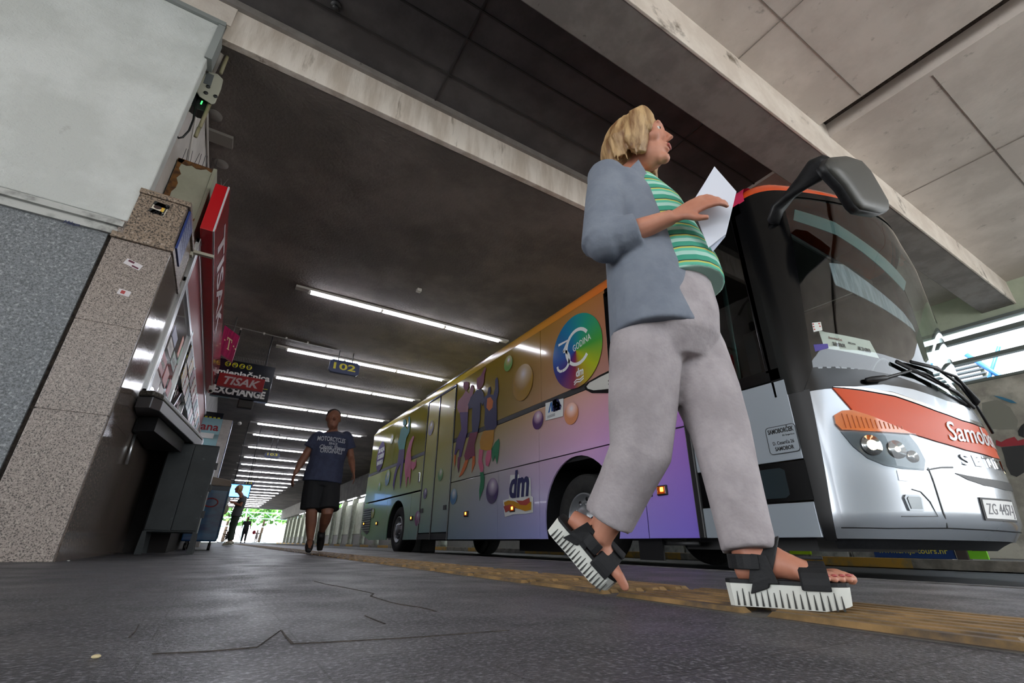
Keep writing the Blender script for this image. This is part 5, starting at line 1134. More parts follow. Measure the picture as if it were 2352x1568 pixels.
# ---------------------------------------------------------------- people
mSkin = M('skin', 'c98d74', .5, c2='b97a62', scale=6); mSkinD = M('skin_tan', '8d5f4a', .5, c2='7d5240', scale=6)
def V(*a): return Vector(a)
def hand(mb, w, d, n, size=1.0, curl=.5, side=1):
    "palm, four unequal fingers with two bends, thumb leaving the side of the palm; d = pointing direction, n = back of the hand"
    d = Vector(d).normalized(); n = Vector(n); n = (n-d*n.dot(d)).normalized(); a = d.cross(n)*side; k = size
    mb.tube([w-d*.02*k, w+d*.02*k, w+d*.055*k, w+d*.085*k], [(.022*k, .016*k), (.034*k, .015*k), (.040*k, .014*k), (.038*k, .011*k)], 10, updir=n)
    for i, (o, L) in enumerate(((-.030, .068), (-.010, .078), (.010, .073), (.029, .057))):
        p = w+d*.082*k+a*o*k; q = d.copy(); pts = [p-d*.012*k, p]; c = curl
        for f, t in ((.45, .5), (.32, 1.0), (.25, .8)):
            q = (q*math.cos(c*t)-n*math.sin(c*t)).normalized() if False else (q-n*(c*t*.9)).normalized(); p = p+q*L*f*k; pts.append(p)
        mb.tube(pts, [.0085*k, .0088*k, .0082*k, .0076*k, .0058*k], 8)
    p = w+d*.022*k-a*.030*k; q = (d*.6-a*.75-n*.25).normalized()
    mb.tube([w+d*.01*k-a*.012*k, p, p+q*.030*k, p+q*.030*k+(d*.85-n*.35-a*.1).normalized()*.030*k], [.013*k, .0125*k, .0105*k, .008*k], 8)
def figure(nm, base, lab, J, K, skin, mats, vox=.012, group=None, girth=1.0, hands=None, face=None, hair=None, sleeves=.5, trouser=1.0, shoe=None, text=None, fwd=(0, -1, 0)):
    "J: joints; garments and hair are parts of their own, the body is one continuous surface"
    r = thing(nm, base, lab, 'person', group); f = Vector(fwd).normalized(); up_ = V(0, 0, 1); side = f.cross(up_); g = girth
    b = MB(); hs = K.get('hs', 1.0)
    hd = J['head']; nk = J['neck']; R3 = Matrix((side, f, up_)).transposed(); q_ell = b.ell
    b.ell(hd+up_*.02, (.076*hs, .092*min(hs, 1.05), .095*hs), 16, 12, R3); b.ell(hd+up_*-.045*hs+f*.018, (.062*hs, .07, .078*hs), 14, 10, R3)
    b.tube([hd+up_*.025+f*.088, hd+up_*-.002+f*.104, hd-up_*.018+f*.112, hd-up_*.026+f*.092], [.009, .011, .015, .010], 8)
    b.ell(hd-up_*.052+f*.084, (.022, .012, .008), 8, 6, R3); b.ell(hd-up_*.066+f*.080, (.020, .012, .008), 8, 6, R3); b.ell(hd-up_*.098+f*.068, (.022, .020, .018), 8, 6, R3)
    b.ell(hd+up_*.042+f*.082, (.05, .012, .009), 10, 6, R3)
    for s in (1, -1): b.ell(hd+side*.076*hs*s-up_*.005, (.009, .017, .030), 8, 6, R3)
    b.tube([hd-up_*.06-f*.01, nk, nk-up_*.06], [.058, .056, .075], 12)
    sh = (J['shL']+J['shR'])/2; pv = J['pelvis']
    def ring(c, a, d_): return (a*g, d_*g)
    b.tube([nk-up_*.03, sh, sh.lerp(pv, .3), sh.lerp(pv, .6), pv+up_*.05, pv-up_*.06], [(.07, .06), (.15*g, .085*g), (.155*g, .105*g), (.135*g, .10*g), (.155*g, .11*g), (.13*g, .10*g)], 16, updir=f)
    for s in 'LR':
        b.ell(J['sh'+s], .046*g, 12, 8); b.tube([J['sh'+s], J['sh'+s].lerp(J['el'+s], .5), J['el'+s], J['el'+s].lerp(J['wr'+s], .35), J['wr'+s]], [.05*g, .046*g, .038*g, .038*g, .024], 10)
        dd = (J['wr'+s]-J['el'+s]).normalized(); hq = (hands or {}).get(s, (dd, side*(1 if s == 'R' else -1), .5)); hand(b, J['wr'+s]+dd*.01, hq[0], hq[1], 1.0, hq[2], -1 if s == 'R' else 1)
        b.tube([J['hip'+s]+up_*.03, J['hip'+s].lerp(J['kn'+s], .4), J['kn'+s], J['kn'+s].lerp(J['an'+s], .35), J['an'+s]], [.085*g, .078*g, .055*g, .054*g, .036], 12)
        b.tube([J['an'+s], J['an'+s].lerp(J['toe'+s], .5)+up_*.012, J['toe'+s]], [.036, .036, .028], 10)
    bp2(b, 'body', skin, r, remesh=vox, smooth_it=2)
    for s in (1, -1):
        e = MB().ell(hd+up_*.018+f*.079+side*.031*s, .0095, 10, 8); eo = bp2(e, 'eye', M('eye_white', 'e4e0da', .2), r)
        bp2(MB().ell(hd+up_*.018+f*.0875+side*.031*s, .0045, 8, 6), 'pupil', M('pupil', '2a221c', .2), eo)
    # shirt
    if 'shirt' in mats:
        t = MB(); k = g*1.10
        t.tube([nk-up_*.045, sh+up_*.015, sh.lerp(pv, .3), sh.lerp(pv, .6), sh.lerp(pv, .9), pv-up_*K.get('hem', .04)], [(.085, .07), (.165*k, .095*k), (.168*k, .12*k), (.155*k, .12*k), (.17*k, .125*k), (.172*k, .13*k)], 18, updir=f)
        for s in 'LR': t.ell(J['sh'+s], .054*k, 12, 8); t.tube([J['sh'+s], J['sh'+s].lerp(J['el'+s], sleeves*.6), J['sh'+s].lerp(J['el'+s], sleeves)], [.062*k, .064*k, .068*k], 12)
        so = bp2(t, 'shirt', mats['shirt'], r, remesh=vox, smooth_it=2)
    if 'trousers' in mats:
        t = MB(); k = g
        t.tube([pv+up_*.10, pv, pv-up_*.10], [(.155*k, .115*k), (.172*k, .13*k), (.14*k, .115*k)], 18, updir=f)
        for s in 'LR':
            if trouser < .55: e = J['hip'+s].lerp(J['kn'+s], trouser*2); t.tube([J['hip'+s]+up_*.03, J['hip'+s].lerp(e, .5), e], [.10*k, .108*k, .110*k], 14)
            else: t.tube([J['hip'+s]+up_*.03, J['hip'+s].lerp(J['kn'+s], .5), J['kn'+s], J['kn'+s].lerp(J['an'+s], .5), J['kn'+s].lerp(J['an'+s], trouser)], [.10*k, .095*k, .078*k, .070*k, .064*k], 14)
        bp2(t, 'trousers' if trouser > .55 else 'shorts', mats['trousers'], r, remesh=vox, smooth_it=2)
    if 'hair' in mats:
        t = MB(); L = K.get('hairlen', .0)
        t.ell(hd+up_*.045*hs-f*.018, (.081*hs, .090, .080*hs), 16, 10, R3)
        if L:
            t.ell(hd-up_*.01-f*.045, (.088, .062, .10), 14, 10, R3); t.tube([hd+up_*.03-f*.05, hd-up_*(.02+L)-f*.05], [(.088, .05), (.082, .04)], 14, updir=f)
            for s in (1, -1): t.tube([hd+up_*.07+side*.066*s+f*.03, hd+side*.082*s+f*.01, hd-up_*(.05+L)+side*.074*s+f*.015], [(.018, .035), (.020, .038), (.014, .022)], 10)
        bp2(t, 'hair', mats['hair'], r, remesh=vox*.7, smooth_it=2)
    for s in 'LR':
        if 'shoe' in mats:
            a, tt = J['an'+s], J['toe'+s]; d = (tt-a); d.z = min(d.z, -.02); q = V(d.x, d.y, 0).normalized() if abs(d.x)+abs(d.y) > .02 else f
            dn = (tt-a).normalized(); so = MB(); hl_ = a-q*.05-up_*.045
            so.tube([a+up_*.01, a-up_*.03, a.lerp(tt, .35)-up_*.01, a.lerp(tt, .75), tt+dn*.03], [(.045, .048), (.047, .055), (.048, .042), (.048, .032), (.034, .022)], 12)
            so.ell(hl_, (.038, .045, .04), 10, 8)
            sh_ = bp2(so, 'shoe', mats['shoe'], r, remesh=vox, smooth_it=1)
            tz = min((a-up_*.085).z, tt.z-.03) if abs(a.z-tt.z) < .09 else None
            if tz is not None:
                z_ = max(.001, tz); sl_ = MB(); c = V(a.x, a.y, 0)-q*.085; n2 = V(-q.y, q.x, 0); Lf = (V(tt.x, tt.y, 0)-V(a.x, a.y, 0)).length+.13
                pr = [(0, .028), (.03, .036), (.5*Lf, .036), (.8*Lf, .044), (.95*Lf, .034), (Lf, .014)]
                sl_.prism([c+q*u+n2*w_+V(0, 0, z_) for u, w_ in pr]+[c+q*u-n2*w_+V(0, 0, z_) for u, w_ in pr[::-1]], (0, 0, .022)); bp2(sl_, 'sole', mats.get('sole', mW), sh_)
    return r
# ---- the man walking towards the camera
YM = 6.42
def pm(px, py, dy=0): return at(px, py, 1, YM+dy)
Jm = dict(head=pm(765, 966, -.04), neck=pm(765, 988), shL=pm(795, 1006), shR=pm(731, 1006), elL=pm(805, 1052, .03), elR=pm(700, 1050, .03), wrL=pm(811, 1088, -.10), wrR=pm(676, 1092, -.02),
          pelvis=pm(741, 1102), hipL=pm(757, 1112), hipR=pm(722, 1110), knL=pm(751, 1182, -.10), knR=pm(715, 1180, -.02), anL=pm(738, 1225, .22), anR=pm(711, 1249, .04), toeL=pm(734, 1262, .30), toeR=pm(707, 1270, -.16))
dz = Jm['toeR'].z-.047
for k in Jm: Jm[k].z -= dz*(1 if k in ('toeR', 'anR') else .6)
mTee = M('tee_slate', '39405a', .85, c2='323850', scale=14); mShort = M('black_shorts', '17181c', .85); mBuzz = M('buzz_hair', '2e2a28', .8); mShoeB = M('black_shoe', '141416', .6)
man = figure('person', (Jm['anR'].x, YM, 0), 'man in dark slate printed t-shirt and black shorts walking towards the camera', Jm, dict(hem=.05, hs=1.18), mSkinD, dict(shirt=mTee, trousers=mShort, hair=mBuzz, shoe=mShoeB, sole=M('sole_pale', 'b8aca0', .6)), vox=.009, girth=1.26, sleeves=.62, trouser=.45,
             hands=dict(L=((.15, -.4, -1), (1, 0, .2), .35), R=((-.1, -.2, -1), (-1, -.2, 0), .45)))
t = MB()
for s, cx, cyy, wpx, h in (('MOTORCYCLES', 762, 1013, 66, .058), ('SINCE', 765, 1021, 20, .03), ('Classic Shapes', 764, 1031, 62, .05), ('ORIGINALS', 761, 1040, 52, .055)):
    a, b_ = pm(cx-wpx/2, cyy, -.185), pm(cx+wpx/2, cyy, -.185); b_.z = a.z = (a.z+b_.z)/2
    vs, fs = text_shape(s, 1.0, bold=.02, shear=.3 if s[0] == 'C' else 0); x1 = max(v[0] for v in vs); n0 = len(t.v)
    for u, w_ in vs:
        x = a.x+(b_.x-a.x)*u/x1; mid = Jm['neck'].x; dx = (x-mid)/.26
        pass
    t.add([V(a.x+(b_.x-a.x)*u/x1, a.y+.10*(((a.x+(b_.x-a.x)*u/x1)-(a.x+b_.x)/2)/.24)**2, a.z+w_*h/.73) for u, w_ in vs], fs)
bp2(t, 'shirt_print', M('print_faded', 'b5bac4', .8), man)
# ---- woman reading a leaflet further down
YW = 16.6
def pw_(px, py, dy=0): return at(px, py, 1, YW+dy)
Jw = dict(head=pw_(549, 1122), neck=pw_(555, 1137), shL=pw_(559, 1143, .16), shR=pw_(558, 1143, -.16), elL=pw_(549, 1158, .18), elR=pw_(553, 1160, -.18), wrL=pw_(530, 1150, .06), wrR=pw_(530, 1152, -.08),
          pelvis=pw_(543, 1180), hipL=pw_(543, 1184, .07), hipR=pw_(541, 1184, -.07), knL=pw_(535, 1214, .08), knR=pw_(532, 1214, -.07), anL=pw_(531, 1242, .08), anR=pw_(527, 1243, -.07), toeL=pw_(519, 1249, .08), toeR=pw_(514, 1250, -.07))
dz = Jw['toeR'].z-.035
for k in Jw: Jw[k].z -= dz
mBlond = M('blonde_hair', 'c9a878', .55, c2='8a6238', scale=26, stretch=(1, 1, .15), lo=.4, hi=.6)
wom = figure('person', (Jw['anR'].x, YW, 0), 'woman in grey top and green trousers standing in profile reading a leaflet', Jw, dict(hem=.06, hairlen=.04), mSkin, dict(shirt=M('top_grey', '5a5c60', .85), trousers=M('trouser_green', '2e3a30', .85), hair=mBlond, shoe=M('shoe_cream', 'c9c2ae', .6), sole=mW), vox=.014, girth=.98, sleeves=.55, trouser=.92, fwd=(-1, 0, 0),
             hands=dict(L=((-1, 0, .3), (0, 0, 1), .5), R=((-1, 0, .3), (0, -.3, 1), .5)))
q = [pw_(a, b, -.30)-V(0, 0, dz) for a, b in ((512, 1150), (520, 1128), (530, 1144), (521, 1162))]
tag(MB().prism(q, (0, .01, 0)).done('leaflet', M('leaflet_white', 'dfe2e4', .6)), 'open white leaflet held by the woman in the grey top', 'leaflet')
hb = thing('handbag', pw_(514, 1168)-V(0, 0, dz), 'cream handbag hanging at the reading woman\'s side', 'bag')
c0 = pw_(512, 1168, -.24)-V(0, 0, dz); bp2(MB().ell(c0, (.15, .06, .17)), 'pouch', M('bag_cream', 'b5ab94', .7), hb); bp2(MB().tube([c0+V(-.1, 0, .1), c0+V(.2, 0, .30), Jw['shR']+V(-.02, -.12, .02)], .012, 6), 'strap', M('strap_tan', 'a8643c', .6), hb)
# ---- far figures against the light
def far_person(px, pyt, pyf, y, lab, dark, fwd=(0, 1, 0), step=.16):
    b_ = at(px, pyf, 1, y); h = at(px, pyt, 1, y).z-b_.z; x = b_.x; k = h/1.75; f = Vector(fwd); sd = f.cross(V(0, 0, 1))
    def q(s, l, z): p = V(x, y, 0)+f*s*k+sd*l*k; p.z = max(z*k, .03); return p
    J = dict(head=q(0, 0, 1.63), neck=q(0, 0, 1.48), shL=q(0, -.18, 1.42), shR=q(0, .18, 1.42), elL=q(-.04, -.26, 1.12), elR=q(-.02, .26, 1.12), wrL=q(.06, -.29, .88), wrR=q(.02, .30, .88), pelvis=q(0, 0, .95), hipL=q(0, -.09, .90), hipR=q(0, .09, .90), knL=q(step*.7, -.10, .50), knR=q(-step*.4, .09, .50), anL=q(step, -.11, .09), anR=q(-step*1.3, .10, .12), toeL=q(step+.14, -.12, .04), toeR=q(-step*1.2+.1, .11, .04))
    m = M('far_cloth_'+dark, dark, .85)
    return figure('person', (x, y, 0), lab, J, dict(hem=.05), mSkinD, dict(shirt=m, trousers=m, hair=mBuzz, shoe=mShoeB), vox=.03, girth=k, sleeves=.5, trouser=.9)
far_person(557, 1185, 1247, 38, 'dark silhouetted person walking away towards the bright exit', '24282a')
far_person(586, 1217, 1246, 58, 'tiny person in pale top with a red bag near the exit', 'd8ccc8')
far_person(517, 1222, 1247, 52, 'small dark clothed person at the left of the bright exit', '3a3436')
tag(MB().ell((at(582, 1229, 1, 57.8).x, 57.8, 1.0), (.16, .1, .2)).done('backpack', M('red_bag', 'b83040', .7)), 'tiny red bag carried near the bright exit', 'bag')
def bicycle(x, y, lab):
    t = thing('bicycle', (x, y, 0), lab, 'bicycle')
    for dx in (-.52, .52): w_ = bp2(MB().tube([(x+dx+.33*math.cos(2*PI*i/24), y, .35+.33*math.sin(2*PI*i/24)) for i in range(25)], .02, 6), 'wheel', mTyre, t)
    bp2(MB().tube([(x-.52, y, .35), (x-.1, y, .33), (x-.2, y, .85), (x-.52, y, .35)], .018, 6).tube([(x-.1, y, .33), (x+.38, y, .8), (x-.18, y, .75)], .018, 6).tube([(x+.52, y, .35), (x+.36, y, .95)], .018, 6), 'frame', M('bike_frame', '30343a', .4), t)
    bp2(MB().tube([(x+.36, y-.25, 1.0), (x+.36, y+.25, 1.0)], .015, 6), 'handlebar', mBlackPl, t); bp2(MB().ell((x-.22, y, .92), (.13, .06, .04)), 'saddle', mBlackPl, t)
bicycle(at(596, 1246, 1, 60).x, 60, 'tiny bicycle standing in the light near the exit'); bicycle(at(521, 1247, 1, 46).x, 46, 'dark bicycle leaning at the left of the bright exit')
# ---------------------------------------------------------------- the woman striding past in the foreground
WF = V(.4392, -.8984, 0); WN = V(.8984, .4392, 0); WO = V(1.01, .91, 0)
def wq(s, l, z): return WO+WF*s+WN*l+V(0, 0, z)
def wp_(px, py, l=0.0):
    d = ray(px, py); p0 = WO+WN*l; t = WN.dot(p0-CAM)/WN.dot(d); return CAM+d*t
UPZ = V(0, 0, 1)
lady = thing('person', (1.03, .88, 0), 'blonde woman in grey blazer, green striped top and pale trousers striding past with papers', 'person')
R3 = Matrix((WN, WF, UPZ)).transposed()
HD = wp_(1468, 336, 0.0)
HF = (WF+V(0, 0, -.06)).normalized()
b = MB()
b.ell(HD+UPZ*.012, (.076, .096, .098), 20, 14, R3); b.ell(HD-UPZ*.055+WF*.028, (.054, .066, .070), 16, 12, R3)
b.tube([HD+UPZ*.022+WF*.092, HD-UPZ*.004+WF*.106, HD-UPZ*.020+WF*.115, HD-UPZ*.030+WF*.097], [.007, .008, .0105, .008], 8)
b.ell(HD-UPZ*.054+WF*.097, (.021, .011, .007), 10, 6, R3); b.ell(HD-UPZ*.067+WF*.093, (.019, .012, .008), 10, 6, R3); b.ell(HD-UPZ*.104+WF*.080, (.024, .022, .018), 10, 6, R3)
b.ell(HD+UPZ*.040+WF*.086, (.050, .012, .009), 10, 6, R3); b.ell(HD-UPZ*.02+WF*.06-WN*.042, (.025, .03, .03), 10, 6, R3); b.ell(HD-UPZ*.02+WF*.06+WN*.042, (.025, .03, .03), 10, 6, R3)
for s in (1, -1): b.ell(HD+WN*.077*s-UPZ*.008-WF*.005, (.009, .018, .031), 8, 6, R3)
NK = wq(.035, 0, 1.375); SH = wq(.02, 0, 1.30); PV = wq(.09, 0, .80)
b.tube([HD-UPZ*.06-WF*.01, NK+UPZ*.02, NK-UPZ*.06], [.054, .052, .07], 14)
b.tube([NK-UPZ*.03, SH, wq(.05, 0, 1.18), wq(.09, 0, .98), wq(.09, 0, .84), wq(.09, 0, .74)], [(.07, .06), (.15, .08), (.15, .105), (.13, .105), (.155, .12), (.13, .10)], 18, updir=WF)
SR, SL = wq(-.01, -.145, 1.275), wq(.03, .155, 1.30)
ER, WR_ = wp_(1392, 556, -.20), wp_(1545, 498, -.16)
EL, WL_ = wq(.06, .20, 1.10), wp_(1600, 512, .06)
for a, e, w in ((SR, ER, WR_), (SL, EL, WL_)):
    b.ell(a, .05, 12, 8); b.tube([a, a.lerp(e, .5), e, e.lerp(w, .3), e.lerp(w, .7), w], [.045, .042, .037, .038, .030, .023], 12)
    b.ell(e, .036, 10, 8)
dR = (WR_-ER).normalized(); dL = (WL_-EL).normalized()
hand(b, WR_+dR*.012, dR+UPZ*.15, -WN+UPZ*.35, .98, .62, -1)
hand(b, WL_+dL*.012, dL+UPZ*.3, WN*.6+UPZ*.3, .95, .62, 1)
# legs: left leg planted in front, right leg trailing
AF = wp_(1722, 1300, .0); AF.z = .115; HFt = wq(.166, .0, .055)
HPL, HPR = wq(.11, .075, .80), wq(.06, -.075, .80)
KL = wp_(1652, 985, .05); KR = wp_(1470, 1040, -.05); AR = wp_(1376, 1236, -.03); 
b.tube([HPL, HPL.lerp(KL, .5), KL, KL.lerp(AF, .35), AF], [.085, .076, .056, .055, .034], 14)
b.tube([HPR, HPR.lerp(KR, .5), KR, KR.lerp(AR, .35), AR], [.085, .076, .056, .055, .034], 14)
# front foot: heel, instep, ball, five toes
def foot(bb, heel, d, upn, L, side, ank, toebend=0):
    n2 = d.cross(upn)*side
    bb.tube([heel-d*.012+upn*.022, heel+d*.03+upn*.030, heel+d*L*.40+upn*.038, heel+d*L*.62+upn*.024, heel+d*L*.76+upn*.016], [(.022, .022), (.029, .030), (.031, .032), (.038, .023), (.042, .014)], 14, updir=upn)
    bb.tube([ank, heel+d*.05+upn*.035], [.034, .032], 12); bb.tube([ank+d*.005, heel+d*L*.35+upn*.05, heel+d*L*.55+upn*.03], [.032, .028, .02], 12)
    for s in (1, -1): bb.ell(ank+n2*.030*s-upn*.01, .012, 8, 6)
    for i, (o, l_, r_) in enumerate(((.030, .060, .0135), (.011, .060, .0095), (-.005, .052, .009), (-.020, .043, .0085), (-.033, .034, .008))):
        p = heel+d*(L*.74-.006*i)+n2*o+upn*.012; q = p+d*l_*.55+upn*.006; t_ = p+d*l_-upn*.002; bb.tube([p-d*.02, q, t_], [r_, r_*1.05, r_*.85], 10); bb.ell(t_, (r_*.9,)*3, 8, 6)
FD = V(1.2005-1.0829, .580-.7743, 0).normalized()
heelF = V(1.078, .768, .062)+FD*.022
foot(b, heelF, FD, UPZ, .215, -1, AF)
# trailing foot: heel lifted, weight on the toes
toeR_ = V(.962, 1.030, .050); heelR = wp_(1338, 1240, -.03); RD = (toeR_-heelR).normalized(); RU = (RD.cross(WN)).normalized(); RU = -RU if RU.z < 0 else RU
hR2 = toeR_-RD*.185
foot(b, hR2, RD, RU, .195, 1, AR)
bp2(b, 'body', mSkin, lady, remesh=.0048, smooth_it=3)
for s in (1, -1):
    eo = bp2(MB().ell(HD+UPZ*.014+WF*.079+WN*.030*s, .0098, 12, 8), 'eye', M('eye_white', 'e4e0da', .2), lady)
    bp2(MB().ell(HD+UPZ*.014+WF*.0862+WN*.030*s, .0052, 10, 6), 'pupil', M('pupil', '2a221c', .2), eo)
bp2(MB().ell(HD-UPZ*.060+WF*.1045, (.018, .006, .009), 10, 6, R3), 'lips', M('lips', 'a8564e', .4), lady)
nl = MB()
for i, o in enumerate((.030, .011, -.005, -.020, -.033)): nl.ell(heelF+FD*(.215*.74-.006*i+(.060, .060, .052, .043, .034)[i])+FD.cross(UPZ)*-o+UPZ*.018, (.007, .007, .003), 8, 5)
bp2(nl, 'toenails', M('nail', 'b85a58', .3), lady)
# hair: a chin-length bob of overlapping locks
h = MB(); rh = random.Random(11)
h.ell(HD+UPZ*.032-WF*.024, (.098, .112, .102), 20, 14, R3); h.ell(HD-UPZ*.02-WF*.066, (.098, .082, .108), 16, 12, R3)
for s in (1, -1): h.tube([HD+UPZ*.085+WN*.05*s+WF*.055, HD+UPZ*.03+WN*.088*s+WF*.035, HD-UPZ*.06+WN*.088*s+WF*.012, HD-UPZ*.105+WN*.072*s+WF*.015], [(.02, .04), (.024, .05), (.022, .05), (.012, .03)], 12)
h.tube([HD+UPZ*.02-WF*.085, HD-UPZ*.09-WF*.095, HD-UPZ*.15-WF*.07], [(.085, .035), (.085, .035), (.06, .02)], 14, updir=WF)
for i in range(150):
    a = rh.uniform(-2.5, 2.5); r0 = .10; top = HD+UPZ*.122+WF*(rh.uniform(-.03, .035))+WN*rh.uniform(-.02, .02)
    dirv = -WF*math.cos(a)+WN*math.sin(a); fr_l = .5 if abs(a) > 2.0 else 1.0
    k1 = HD+UPZ*.075+dirv*(.085+rh.uniform(-.003, .006))-WF*.012; k2 = HD-UPZ*.01*fr_l+dirv*(.105+rh.uniform(-.004, .010))-WF*.02; k3 = HD-UPZ*(.085+rh.uniform(0, .045))*fr_l+dirv*(.092+rh.uniform(-.01, .016))-WF*.015
    if abs(a) > 2.0: k3 = k2.lerp(k3, .35)
    h.tube([top, k1, k2, k3], [.006, .0085, .0085, .003], 6)
bp2(h, 'hair', M('hair_blonde', 'c4a273', .5, c2='75502c', scale=34, stretch=(1, 1, .12), lo=.38, hi=.62), lady, remesh=.0045, smooth_it=1)
# striped top
def stripe_mat():
    m = bpy.data.materials.new('striped_top'); m.use_nodes = True; nt = m.node_tree; b_ = nt.nodes['Principled BSDF']; b_.inputs['Roughness'].default_value = .85
    t = nt.nodes.new('ShaderNodeTexCoord'); sx = nt.nodes.new('ShaderNodeSeparateXYZ'); mu = nt.nodes.new('ShaderNodeMath'); mu.operation = 'MULTIPLY'; mu.inputs[1].default_value = 1/.052
    fr__ = nt.nodes.new('ShaderNodeMath'); fr__.operation = 'FRACT'; r = nt.nodes.new('ShaderNodeValToRGB'); r.color_ramp.interpolation = 'CONSTANT'
    nt.links.new(t.outputs['Object'], sx.inputs[0]); nt.links.new(sx.outputs[2], mu.inputs[0]); nt.links.new(mu.outputs[0], fr__.inputs[0]); nt.links.new(fr__.outputs[0], r.inputs[0]); nt.links.new(r.outputs[0], b_.inputs['Base Color'])
    cs = [(0, '3f9a80'), (.34, 'a8d0c2'), (.62, '5fb89a'), (.82, 'c9c660'), (.92, '2c4a44')]
    while len(r.color_ramp.elements) < len(cs): r.color_ramp.elements.new(.5)
    for i, (p, c) in enumerate(cs): r.color_ramp.elements[i].position = p
    for i, (p, c) in enumerate(cs): r.color_ramp.elements[i].color = lin(c)
    return m
t = MB(); t.tube([NK-UPZ*.035+WF*.01, wq(.05, 0, 1.285), wq(.09, 0, 1.17), wq(.125, 0, 1.02), wq(.15, 0, .92), wq(.155, 0, .855)], [(.062, .060), (.12, .084), (.12, .108), (.118, .112), (.130, .118), (.135, .12)], 20, updir=WF)
bp2(t, 'striped_top', stripe_mat(), lady, remesh=.006, smooth_it=3)
# blazer with sleeves to the forearm
mBlz = M('blazer_grey', '7c838f', .8, c2='717885', scale=9, bump=.006, bscale=9)
z = MB()
z.tube([NK-UPZ*.015-WF*.02, NK-UPZ*.06-WF*.015, wq(.01, 0, 1.285), wq(.025, 0, 1.18), wq(.055, 0, 1.02), wq(.07, 0, .88), wq(.07, 0, .695)], [(.070, .055), (.11, .075), (.170, .105), (.176, .128), (.172, .130), (.188, .146), (.194, .150)], 22, updir=WF)
for a, e, w, dd in ((SR, ER, WR_, dR), (SL, EL, WL_, dL)):
    z.ell(a, (.060, .066, .060), 14, 10, R3); z.tube([a, a.lerp(e, .4), e-dd*.01, e+dd*.04, e+dd*.10], [.060, .068, .068, .062, .054], 14); z.ell(e, .066, 12, 8)
bp2(z, 'blazer', mBlz, lady, remesh=.007, smooth_it=3)
lp = MB(); lp.prism([wq(.095, -.10, 1.34), wq(.13, -.085, 1.22), wq(.148, -.10, 1.08), wq(.10, -.135, 1.16), wq(.065, -.135, 1.28)], WN*.012); bp2(lp, 'lapel', mBlz, lady)
# trousers
mTr = M('trouser_stone', 'b0a8aa', .85, c2='9c9496', scale=7, bump=.008, bscale=11)
z = MB(); z.tube([wq(.14, 0, .90), wq(.12, 0, .80), wq(.10, 0, .70), wq(.10, 0, .62)], [(.12, .095), (.155, .125), (.155, .132), (.10, .09)], 20, updir=WF)
hemF = wp_(1722, 1272, .0); hemF.z = .125
z.tube([HPL, HPL.lerp(KL, .35), HPL.lerp(KL, .7), KL, KL.lerp(hemF, .4), KL.lerp(hemF, .8), hemF], [.096, .102, .094, .080, .070, .064, .062], 18)
hemR = AR+(KR-AR)*.22
z.tube([HPR, HPR.lerp(KR, .35), HPR.lerp(KR, .7), KR, KR.lerp(hemR, .5), hemR], [.096, .104, .096, .084, .074, .070], 18)
for zz in (.2, .45, .62): 
    c = KL.lerp(hemF, zz); z.tube([c-WF*.055-WN*.03+UPZ*.02, c-WN*.064, c+WF*.05-WN*.03-UPZ*.02], [.006, .010, .006], 6)
bp2(z, 'trousers', mTr, lady, remesh=.007, smooth_it=3)
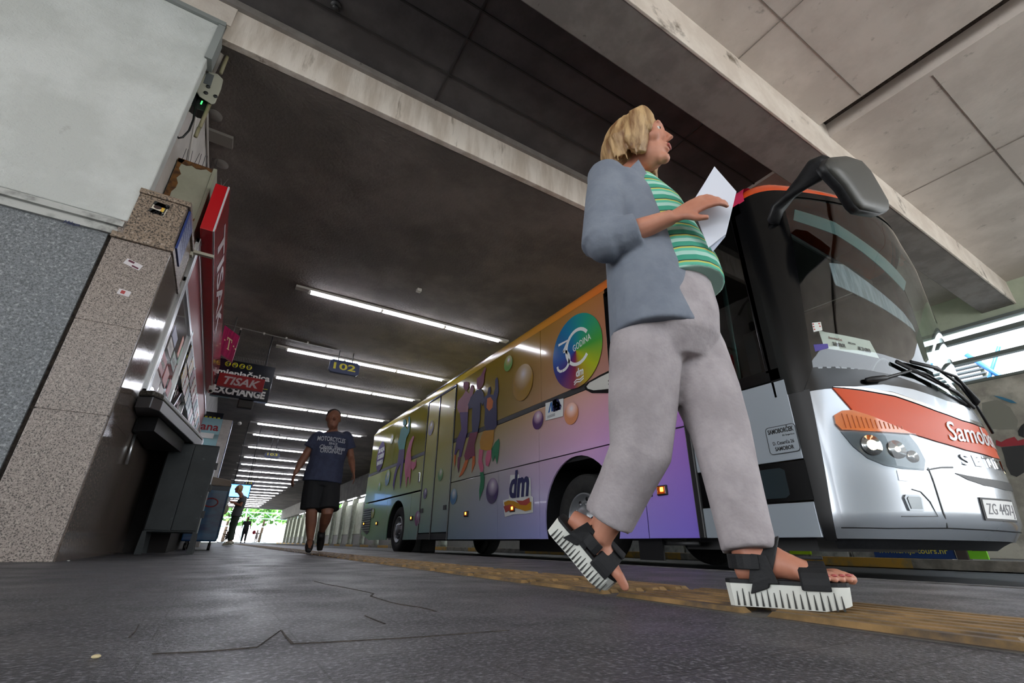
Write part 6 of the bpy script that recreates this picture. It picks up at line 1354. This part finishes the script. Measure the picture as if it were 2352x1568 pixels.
# sandals
mSole = M('sole_white', 'd9dad2', .6); mStrap = M('strap_black', '0e0f12', .7, bump=.002, bscale=40)
def sandal(heel, d, upn, L, side, ank):
    n2 = (d.cross(upn)*side).normalized(); base = heel-upn*.050-d*.035
    prof = [(0, .020), (.012, .032), (.05, .036), (.11, .034), (.17, .042), (.22, .046), (.255, .040), (.275, .026), (.283, .010)]
    prof = [(a*L/.25, w) for a, w in prof]
    s_ = MB(); top = [base+d*a+n2*w+upn*.046 for a, w in prof]+[base+d*a-n2*w+upn*.046 for a, w in prof[::-1]]
    bot = [base+d*(a*.97+.004)+n2*w*.92+upn*(.0+(max(0, a-.23*L/.25))*.25) for a, w in prof]+[base+d*(a*.97+.004)-n2*w*.92+upn*(.0+(max(0, a-.23*L/.25))*.25) for a, w in prof[::-1]]
    s_.loft([bot, [p.lerp(q, .85)+(q-p).normalized()*0 for p, q in zip(bot, top)], top], smooth=False)
    so = bp2(s_, 'sandal', mSole, lady, label='black strapped sandal with thick white notched sole')
    gr_ = MB()
    for i in range(17):
        a = .022+i*.0145*L/.25; hh = .030+.006*(i % 2)
        w = lut([(p, q) for p, q in prof], a)
        for sg_ in (1, -1):
            c = base+d*a+n2*(w*.96*sg_); gr_.prism([c+upn*.002-d*.0022, c+upn*.002+d*.0022, c+upn*hh+d*.0006, c+upn*hh-d*.0006], n2*(.0022*sg_))
    bp2(gr_, 'sole_notches', M('notch_dark', '3a3a38', .8), so)
    ins = MB(); ins.loft([[p+upn*.0005 for p in top], [p+upn*.008 for p in top]], smooth=False); bp2(ins, 'footbed', mStrap, so)
    c1 = heel+d*L*.62
    def band(pts, w, th=.006):
        m = MB(); rings = []
        for p, dd, ww in pts: rings.append([p-dd*ww/2, p+dd*ww/2, p+dd*ww/2+(p-heel-d*L*.4).normalized()*th, p-dd*ww/2+(p-heel-d*L*.4).normalized()*th])
        return m.loft(rings, smooth=False)
    def hoop(cen, r1, r2, dd, ww, a0=-10, a1=190, lift=0):
        return band([(cen+n2*r1*math.cos(math.radians(a0+(a1-a0)*i/14))+upn*(r2*math.sin(math.radians(a0+(a1-a0)*i/14)))-dd*lift*math.sin(math.radians(a0+(a1-a0)*i/14)), dd, ww) for i in range(15)], ww)
    bp2(hoop(heel+d*L*.66-upn*.004, .047, .046, d, .052), 'toe_strap', mStrap, so, bev=.002)
    bp2(hoop(heel+d*L*.20-upn*.002, .038, .075, (d+upn*.35).normalized(), .040, lift=-.035), 'instep_strap', mStrap, so, bev=.002)
    hs = MB(); rings = []
    for i in range(13):
        a = math.radians(-20+220*i/12); p = ank-upn*.012+n2*.041*math.cos(a)-d*(.044*math.sin(a)-.004); o = (p-ank); o = (o-upn*o.dot(upn)).normalized()
        rings.append([p-upn*.016, p+upn*.016, p+upn*.016+o*.006, p-upn*.016+o*.006])
    hs.loft(rings, smooth=False); bp2(hs, 'heel_strap', mStrap, so, bev=.002)
    fs_ = MB()
    for sg_ in (1, -1): fs_.prism([heel+d*.015+n2*.036*sg_-upn*.002, heel+d*.075+n2*.037*sg_-upn*.002, heel+d*.060+n2*.037*sg_+upn*.055, heel+d*.030+n2*.040*sg_+upn*.058], n2*.005*sg_)
    bp2(fs_, 'side_strap', mStrap, so, bev=.001)
    bk = MB(); bk.box(-.001, .001, -.001, .001, -.001, .001); 
    p = heel+d*L*.66+upn*.048-n2*.012*side; bp2(MB().prism([p-d*.03-n2*.02, p+d*.03-n2*.02, p+d*.03+n2*.02, p-d*.03+n2*.02], upn*.007), 'velcro_flap', mStrap, so, bev=.002)
    return so
sandal(heelF, FD, UPZ, .215, -1, AF)
sandal(hR2, RD, RU, .195, 1, AR)
# the papers she carries
mPap = M('paper_white', 'dfe3ee', .6)
pp = [wp_(1641, 382, -.10), wp_(1691, 439, -.06), wp_(1667, 537, -.06), wp_(1627, 568, -.08), wp_(1588, 470, -.12)]
pg = MB(); pg.prism(pp, WN*.003); po = tag(pg.done('paper_sheets', mPap), 'folded white sheets of paper held up in the striding woman\'s hands', 'paper')
pp2 = [p+WN*.012+WF*.008 for p in pp]
tag(MB().prism([pp2[0]-WF*.012+UPZ*.004, pp2[1]-WF*.01+UPZ*.01, pp2[2]-WF*.012, pp2[3]-UPZ*.01, pp2[4]-WF*.02], WN*.002).done('paper_sheets', M('paper_back', 'b9bfd2', .6)), 'second greyish sheet behind the white papers in the striding woman\'s hands', 'paper')
